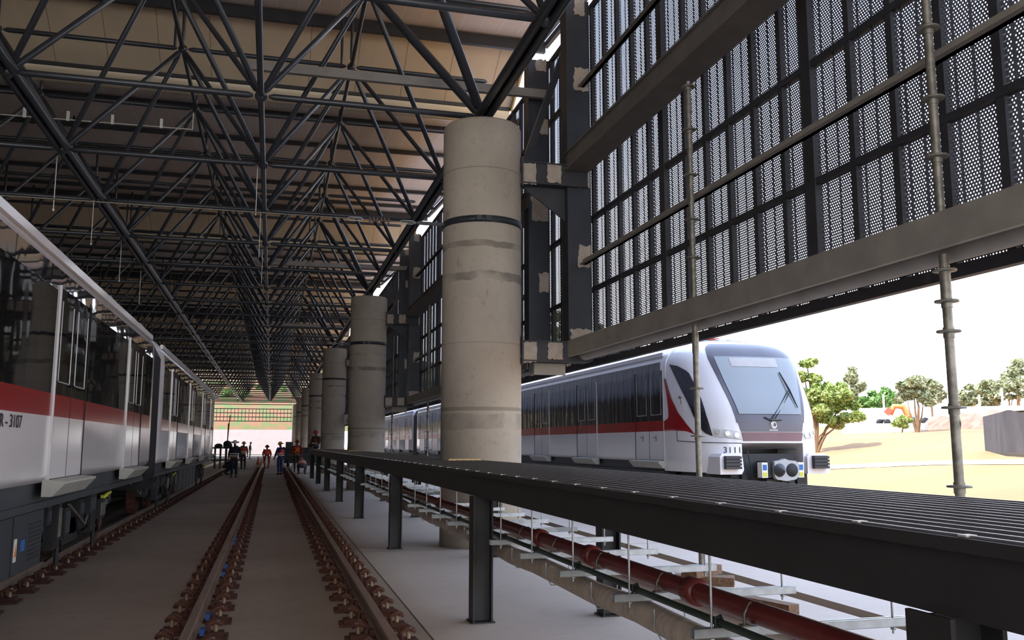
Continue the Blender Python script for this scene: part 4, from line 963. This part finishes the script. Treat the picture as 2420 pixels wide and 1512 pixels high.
person('dark clothed person crouching beside the wheels of the left train', gp(533, 1122), -pi * .45, dict(SQ), (34, 36, 42), (38, 40, 48), (60, 50, 48), brim='cap', hgt=1.75)
# kit around the workers
t = thing('barrier_frame', 'dark barrier of upright bars beside the left train, ahead of the workers', 'barrier', (-2.6, 62, 0))
for k in range(6): x = -3.55 + .34 * k; MB().box(x - .06, x + .06, 61.95, 62.05, 0, 1.5).obj('upright', UNDER, t)
for z in (.5, 1.3): MB().box(-3.8, -1.7, 61.93, 61.99, z, z + .1).obj('cross_bar', UNDER, t)
m = MB(); m.ball((-3.35, 62, 1.5), .22, 12, 8, 0, (1.1, 1, .62)); m.box(-3.6, -3.1, 61.85, 62.15, 1.38, 1.52); m.ball((-2.8, 62, 1.62), .26, 12, 8, 0, (1, 1, .8)); m.box(-3.05, -2.5, 61.85, 62.15, 1.38, 1.62); m.obj('motor', UNDER, t)
p = gp(534, 1105); m = MB(); m.obox((p.x, p.y, 0), (p.x + .04, p.y, 3.0), .07, .07)
t = thing('warning_paddle', 'upright orange-red paddle on a post at the end of the left train', 'sign', (p.x, p.y, 0)); m.obj('post', UNDER, t)
m = MB(); m.obox((p.x + .04, p.y - .02, 2.1), (p.x + .12, p.y - .02, 3.55), .30, .05); m.obj('paddle', pm((190, 92, 66)), t)
MB().tube([(-3.2, 52, 1.02), (2.9, 52.2, .98)], .02, 6).obj('taut_cord', POLEM, label='thin taut string stretched across the tracks in front of the workers', cat='cord')
m = MB(); m.lathe([(.17, 0), (.17, .03), (.12, .03), (.03, .62), (0, .62)], (-.95, 74, 0), 14); m.obj('traffic_cone', pm((170, 70, 52)), label='small dark red cone standing beyond the workers', cat='cone')
m = MB(); m.tube([(1.2, 56, .0), (1.85, 56.4, 1.9)], .03, 6); m.obj('leaning_rod', POLEM, label='pale rod leaning between the squatting person and the red vest', cat='rod')
t = thing('compressor', 'dark machine standing behind the person in the red vest', 'machine', (2.1, 66, 0)); m = MB(); m.box(.9, 3.2, 65.5, 66.5, .25, 1.35); m.obj('housing', UNDER, t); m = MB(); m.lathe([(0, -.1), (.25, -.1), (.25, .1), (0, .1)], (1.2, 65.6, .25), 14, 'X'); m.obj('wheel', BLACKR, t); m = MB(); m.box(1.0, 1.5, 65.6, 66.4, 1.35, 1.75); m.obj('tank', GREYT, t)
m = MB(); m.box(XCOL + .50, XCOL + .66, COLY[2] - .85, COLY[2] - .5, 2.7, 3.2); m.obj('junction_box', LGREYT, label='small grey box fixed to the third column', cat='box')
# ================================================================ outside
MB().box(-40, 5, 150, 150.5, -.4, 3.9).obj('wall_end', RETW, kind='structure')
def hill(u, v): x = -70 + 150 * u; y = 150.6 + 70 * v; return (x, y, 3.7 + 19 * v ** .8 + 1.2 * sin(x * .13 + v * 5) * v)
MB().grid(hill, 60, 30).obj('ground', HILL, kind='structure')
def leaves(cs, n, size, seed, mt_name='foliage'):
    r = random.Random(seed); m = MB(); cs2 = []
    for c in cs:
        for _ in range(7):
            d = Vector((r.gauss(0, 1), r.gauss(0, 1), r.gauss(0, 1))).normalized() * c[1] * r.uniform(.3, 1.1)
            cs2.append((Vector(c[0]) + Vector((d.x, d.y, d.z * (c[2] if len(c) > 2 else .8))), c[1] * r.uniform(.32, .6), .7))
    cs = cs2; tot = sum(c[1] ** 2 for c in cs)
    for (c, rad, sq) in [(Vector(c[0]), c[1], c[2] if len(c) > 2 else .8) for c in cs]:
        for _ in range(int(n * rad * rad / tot)):
            d = Vector((r.gauss(0, 1), r.gauss(0, 1), r.gauss(0, 1))).normalized() * rad * r.uniform(.45, 1.0) ** .6
            p = c + Vector((d.x, d.y, d.z * sq)); a = Vector((r.gauss(0, 1), r.gauss(0, 1), r.gauss(0, .7))).normalized(); b = a.cross(Vector((r.gauss(0, 1), r.gauss(0, 1), r.gauss(0, 1)))).normalized()
            s = size * r.uniform(.6, 1.3); m.add([p - a * s, p + b * s * .45, p + a * s, p - b * s * .45], [(0, 1, 2, 3)])
    return m
def place(px, d):
    az = math.atan2(ray(px, 1049)[0], ray(px, 1049)[1]); x, y = d * sin(az), d * cos(az); return Vector((x, y, terrain(x, y)))
def zpx(py, d): return EYE + (1049 - py) * d / 2135.0
def tree(lab, px, d, crown, n, size, mt, seed, stems=1, lean=0, grp=None, name='tree', base=None):
    "crown: (px, py, radius px, squash) blobs in the place, depth jittered"
    b = place(base or px, d); t = thing(name, lab, 'bush' if name == 'bush' else 'tree', b, grp); r = random.Random(seed); cs = []
    for (cx, cy, rp, sq) in crown:
        q = place(cx, d + r.uniform(-.3, .3) * rp * d / 2135 * 2); cs.append(((q.x, q.y, zpx(cy, d)), rp * d / 2135, sq))
    leaves(cs, n, size, seed).obj('foliage', mt, t)
    m = MB()
    for c, rad, sq in cs:
        c = Vector(c); k = lerp(b, c, .45) + Vector((r.uniform(-.2, .2), r.uniform(-.2, .2), .1)); R = .035 * (c - b).length + .03
        m.tube([b - Vector((0, 0, .2)), lerp(b, k, .6), k, c], [R * .8, R * .6, R * .42, R * .12], 7)
    m.obj('trunk', BARK, t)
G1 = 'trees beyond the orange earth'
tree('bright green spreading tree right behind the parked cab car, trunk leaning', 1965, 46, [(1968, 930, 40, .7), (2000, 955, 36, .75), (1935, 915, 30, .8), (1950, 965, 38, .7), (1915, 862, 24, .5), (1908, 895, 20, .8), (2010, 990, 26, .6), (1930, 985, 30, .6), (1975, 1000, 24, .5)], 13000, .12, LIFT, 3, base=1927, grp=G1)
tree('tall grey-green tree rising behind the bright green one', 2027, 120, [(2028, 900, 20, 1.2), (2030, 930, 22, 1.2)], 1800, .4, LIFO, 4, grp=G1)
tree('slim young tree with a thin trunk in front of the low white fence', 2168, 62, [(2168, 925, 26, 1.0), (2150, 945, 24, .9), (2190, 950, 24, 1.0), (2165, 908, 16, 1.0)], 2600, .17, LIFO, 5, base=2170, grp=G1)
tree('rounded grey-green tree just left of the right scaffold tube', 2208, 110, [(2205, 925, 22, 1.1), (2215, 945, 24, 1.0)], 1800, .34, LIFO, 6, grp=G1)
tree('low yellow-green bush in front of the low white fence', 2132, 60, [(2130, 1002, 18, .8), (2142, 994, 14, .8)], 1300, .13, LIFT, 7, name='bush')
for i, (px, cy, rp, dd) in enumerate(((2060, 955, 22, 125), (2090, 958, 14, 130), (2112, 946, 18, 118), (2290, 945, 22, 140), (2325, 940, 26, 138), (2362, 938, 24, 136), (2395, 925, 26, 128), (2412, 900, 26, 126), (2430, 930, 30, 125))):
    tree('distant tree above the white hoarding, %s from the train' % ORD[i], px, dd, [(px, cy, rp, 1.0), (px + rp * .4, cy + rp * .5, rp * .8, .8)], 1200, .42, LIFO if i > 2 else LIFD, 20 + i, grp=G1)
for i, (px, cy, rp, dd) in enumerate(((1318, 765, 34, 85), (1275, 800, 40, 88), (1420, 800, 30, 88), (1025, 905, 26, 110), (985, 880, 26, 112), (1130, 850, 50, 95), (1360, 790, 34, 90))):
    tree('olive tree glimpsed through the perforated screens, %s from the right' % ORD[i], px, dd, [(px, cy, rp, 1.2), (px + 8, cy + rp, rp, 1.1)], 1500, .34, LIFO, 40 + i, grp='trees behind the parked train')
def oriented(lab, name, pxa, pxb, d, pya, pyb, depth, mt, cat, **kw):
    a = place(pxa, d); b = place(pxb, d); dirv = (b - a); dirv.z = 0; L = dirv.length; dirv.normalize(); n = Vector((-dirv.y, dirv.x, 0)) if Vector((-dirv.y, dirv.x, 0)).dot(a) > 0 else Vector((dirv.y, -dirv.x, 0))
    z0, z1 = zpx(pyb, d), zpx(pya, d); m = MB(); vs = [a, b, b + n * depth, a + n * depth]
    m.add([(v.x, v.y, z0) for v in vs] + [(v.x, v.y, z1) for v in vs], [(3, 2, 1, 0), (4, 5, 6, 7), (0, 1, 5, 4), (1, 2, 6, 5), (2, 3, 7, 6), (3, 0, 4, 7)]); return m
t = thing('hoarding', 'long plain white hoarding across the background behind the orange earth', 'fence', place(2200, 112))
oriented('', '', 1990, 2520, 112, 970, 1006, .2, FENCEW, '').obj('panels', FENCEW, t)
t = thing('low_fence', 'low white corrugated fence between the bright green tree and the slim tree', 'fence', place(2100, 64))
q = oriented('', '', 1990, 2196, 64, 1004, 1031, .08, FENCEW, ''); q.obj('panel', FENCEW, t)
for k in range(5): z = zpx(1008 + k * 5, 64); a = place(1990, 63.95); b = place(2196, 63.95); m = MB(); m.tube([(a.x, a.y, z), (b.x, b.y, z)], .03, 6); m.obj('rib', FENCEW, t)
def berm(u, v):
    a = place(2185, 72); b = place(2560, 60); p = lerp(a, b, u); q = Vector((p.x + v * 7 * .6 - 3, p.y + v * 7 * .8 - 3, 0)); h = (1.15 + .12 * sin(u * 23) + .06 * sin(u * 51 + v * 9)) * sin(pi * v) * smooth(min(u * 6, 1)); return (q.x, q.y, terrain(q.x, q.y) - .15 + max(0, h))
MB().grid(berm, 60, 14).obj('earth_berm', BERM, label='low bank of pinkish rubble and earth at the right picture edge', cat='bank')
t = thing('tarp_shelter', 'dark grey tarp-covered shelter at the right picture edge', 'shelter', place(2400, 36))
a = place(2374, 36); r = random.Random(5); m = MB(); z0, z1 = zpx(1052, 36), zpx(982, 36); b = place(2520, 34)
def tarp(u, v): p = lerp(a, b, u); return (p.x + .03 * sin(u * 19) * (1 - v), p.y + .03 * sin(u * 17) * (1 - v), lerp(z0 - .25, z1 + .05 * sin(u * 14), v))
m.grid(tarp, 40, 12); m.obj('tarp_side', TARP, t)
m = MB(); A_, B_ = Vector(tarp(0, 1)), Vector(tarp(1, 1)); back = Vector((1.2, 2.2, -.1)); m.add([A_, B_, B_ + back, A_ + back], [(0, 1, 2, 3)]); m.add([Vector(tarp(0, 0)), A_, A_ + back, Vector(tarp(0, 0)) + back], [(0, 1, 2, 3)]); m.obj('tarp_roof', TARP, t)
oriented('', '', 2072, 2112, 150, 957, 1002, 5, ORTERR, '').obj('container', ORTERR, label='orange roofed container behind the white hoarding, left of the slim tree', cat='container', group='orange containers')
oriented('', '', 2274, 2310, 150, 953, 1002, 5, ORTERR, '').obj('container', ORTERR, label='yellow-orange container behind the white hoarding, right of the scaffold tube', cat='container', group='orange containers')
t = thing('excavator', 'orange excavator with raised arm behind the slim young tree', 'excavator', place(2125, 100)); oa = pm((226, 118, 60), .5)
def op(px, py, d=100): q = place(px, d); return (q.x, q.y, zpx(py, d))
MB().tube([op(2108, 985), op(2118, 966), op(2140, 968), op(2152, 990)], [.25, .3, .3, .35], 8).obj('boom', oa, t); oriented('', '', 2140, 2160, 100, 982, 997, 2.5, oa, '').obj('cab', oa, t); MB().box(0, 0, 0, 0, 0, 0); oriented('', '', 2136, 2164, 100, 997, 1006, 2.5, UNDER, '').obj('crawler', UNDER, t)
MB().obox(op(2098, 983), op(2110, 972), .8, .6).obj('bucket', pm((200, 84, 60)), t)
t = thing('pickup_truck', 'white truck parked in front of the hoarding, beside the excavator', 'truck', place(2180, 93))
oriented('', '', 2172, 2196, 93, 982, 999, 2, FENCEW, '').obj('body', FENCEW, t); oriented('', '', 2160, 2174, 93, 990, 999, 2, pm((70, 120, 170)), '').obj('load_bed', pm((70, 120, 170)), t)
for px in (2166, 2190): q = place(px, 92.9); m = MB(); m.lathe([(0, -.1), (.4, -.1), (.4, .1), (0, .1)], (q.x, q.y, zpx(1001, 93)), 14, 'Y'); m.obj('wheel', BLACKR, t)
t = thing('flatbed_trailer', 'low dark flatbed standing left of the excavator', 'trailer', place(2090, 98)); oriented('', '', 2076, 2106, 98, 995, 999, 2, UNDER, '').obj('bed', UNDER, t)
for px in (2082, 2100): q = place(px, 97.9); m = MB(); m.lathe([(0, -.1), (.35, -.1), (.35, .1), (0, .1)], (q.x, q.y, zpx(1002, 98)), 14, 'Y'); m.obj('wheel', BLACKR, t)
for i, (px, py) in enumerate(((2094, 940), (2322, 945), (2377, 932))):
    q = place(px, 116); MB().tube([q, (q.x, q.y, zpx(py, 116))], .12, 8).obj('light_pole', FENCEW, label='thin pale pole above the hoarding, %s from the train' % ORD[i], cat='pole', group='thin pale poles')
def gpath(px, py):
    d = ray(px, py); t_ = 5.0
    while t_ < 200:
        x, y, z = d[0] * t_, d[1] * t_, d[2] * t_ + EYE
        if z < terrain(x, y): break
        t_ += .05
    return Vector((x, y, terrain(x, y) + .02))
up_ = [gpath(px, py) for px, py in ((1900, 1102), (2000, 1098), (2100, 1094), (2200, 1090), (2300, 1088), (2440, 1086))]; lo_ = [gpath(px, py) for px, py in ((1900, 1112), (2000, 1108), (2100, 1104), (2200, 1100), (2300, 1099), (2440, 1098))]
m = MB(); m.add(up_ + lo_, [(i, i + 1, i + 7, i + 6) for i in range(5)]); m.obj('path', GRAVEL, kind='structure')
# bushes on the bank beyond the end of the hall
for i, (px, py, rp) in enumerate(((530, 1000, 14), (548, 990, 10), (566, 1010, 12), (575, 1000, 9), (610, 985, 9), (640, 975, 10), (668, 990, 7), (520, 975, 12), (655, 950, 12), (600, 950, 12), (540, 955, 12), (690, 1004, 6))):
    d = 158 + (1030 - py) * .35; q = at(px, py, Y=d); b = Vector((q.x, d, hill((q.x + 70) / 150, max(0, (d - 150.6) / 70))[2])); rr = rp * d / 2103
    t = thing('bush', 'green bush on the bank beyond the end of the hall, %s from the left' % ORD[i], 'bush', b, 'bushes on the far bank')
    leaves([((b.x, b.y, b.z + rr * .6), rr, .8)], 500, .22, 60 + i).obj('foliage', LIFT if i % 2 else LIFD, t)
    MB().tube([b - Vector((0, 0, .2)), b + Vector((0, 0, rr * .7))], .08, 6).obj('stem', BARK, t)
# ================================================================ sky, sun, camera
W = bpy.data.worlds.new('sky'); SC.world = W; W.use_nodes = True; nt = W.node_tree; bg = nt.nodes['Background']
tc = nt.nodes.new('ShaderNodeTexCoord'); sx = nt.nodes.new('ShaderNodeSeparateXYZ'); nt.links.new(tc.outputs['Generated'], sx.inputs[0])
f = ramp(nt, sx.outputs[2], 0.04, .45)
nt.links.new(mixc(nt, f, (1.0, .99, 1.0), (.54, .68, 1.0)), bg.inputs[0]); bg.inputs[1].default_value = SKY
L = bpy.data.lights.new('sun', 'SUN'); L.energy = SUN; L.angle = .01; L.color = (1, .95, .88)
so = bpy.data.objects.new('sun', L); COL.objects.link(so); so.rotation_euler = Vector((.55, .08, -.83)).to_track_quat('-Z', 'Y').to_euler()
cam = bpy.data.cameras.new('camera'); cam.sensor_width = 36; cam.lens = FPX / 2420 * 36; cam.clip_start = .05; cam.clip_end = 600
co = bpy.data.objects.new('camera', cam); COL.objects.link(co); co.location = (0, 0, EYE); co.rotation_euler = (pi / 2 + PITCH, 0, -YAW); SC.camera = co
v = SC.view_settings; v.view_transform = 'Standard'; v.look = 'None'; v.gamma = 1; v.exposure = EXPO; v.use_curve_mapping = False
cy = SC.cycles; cy.max_bounces = 7; cy.diffuse_bounces = 5; cy.glossy_bounces = 3; cy.transparent_max_bounces = 24; cy.caustics_reflective = False; cy.caustics_refractive = False; cy.sample_clamp_indirect = 6
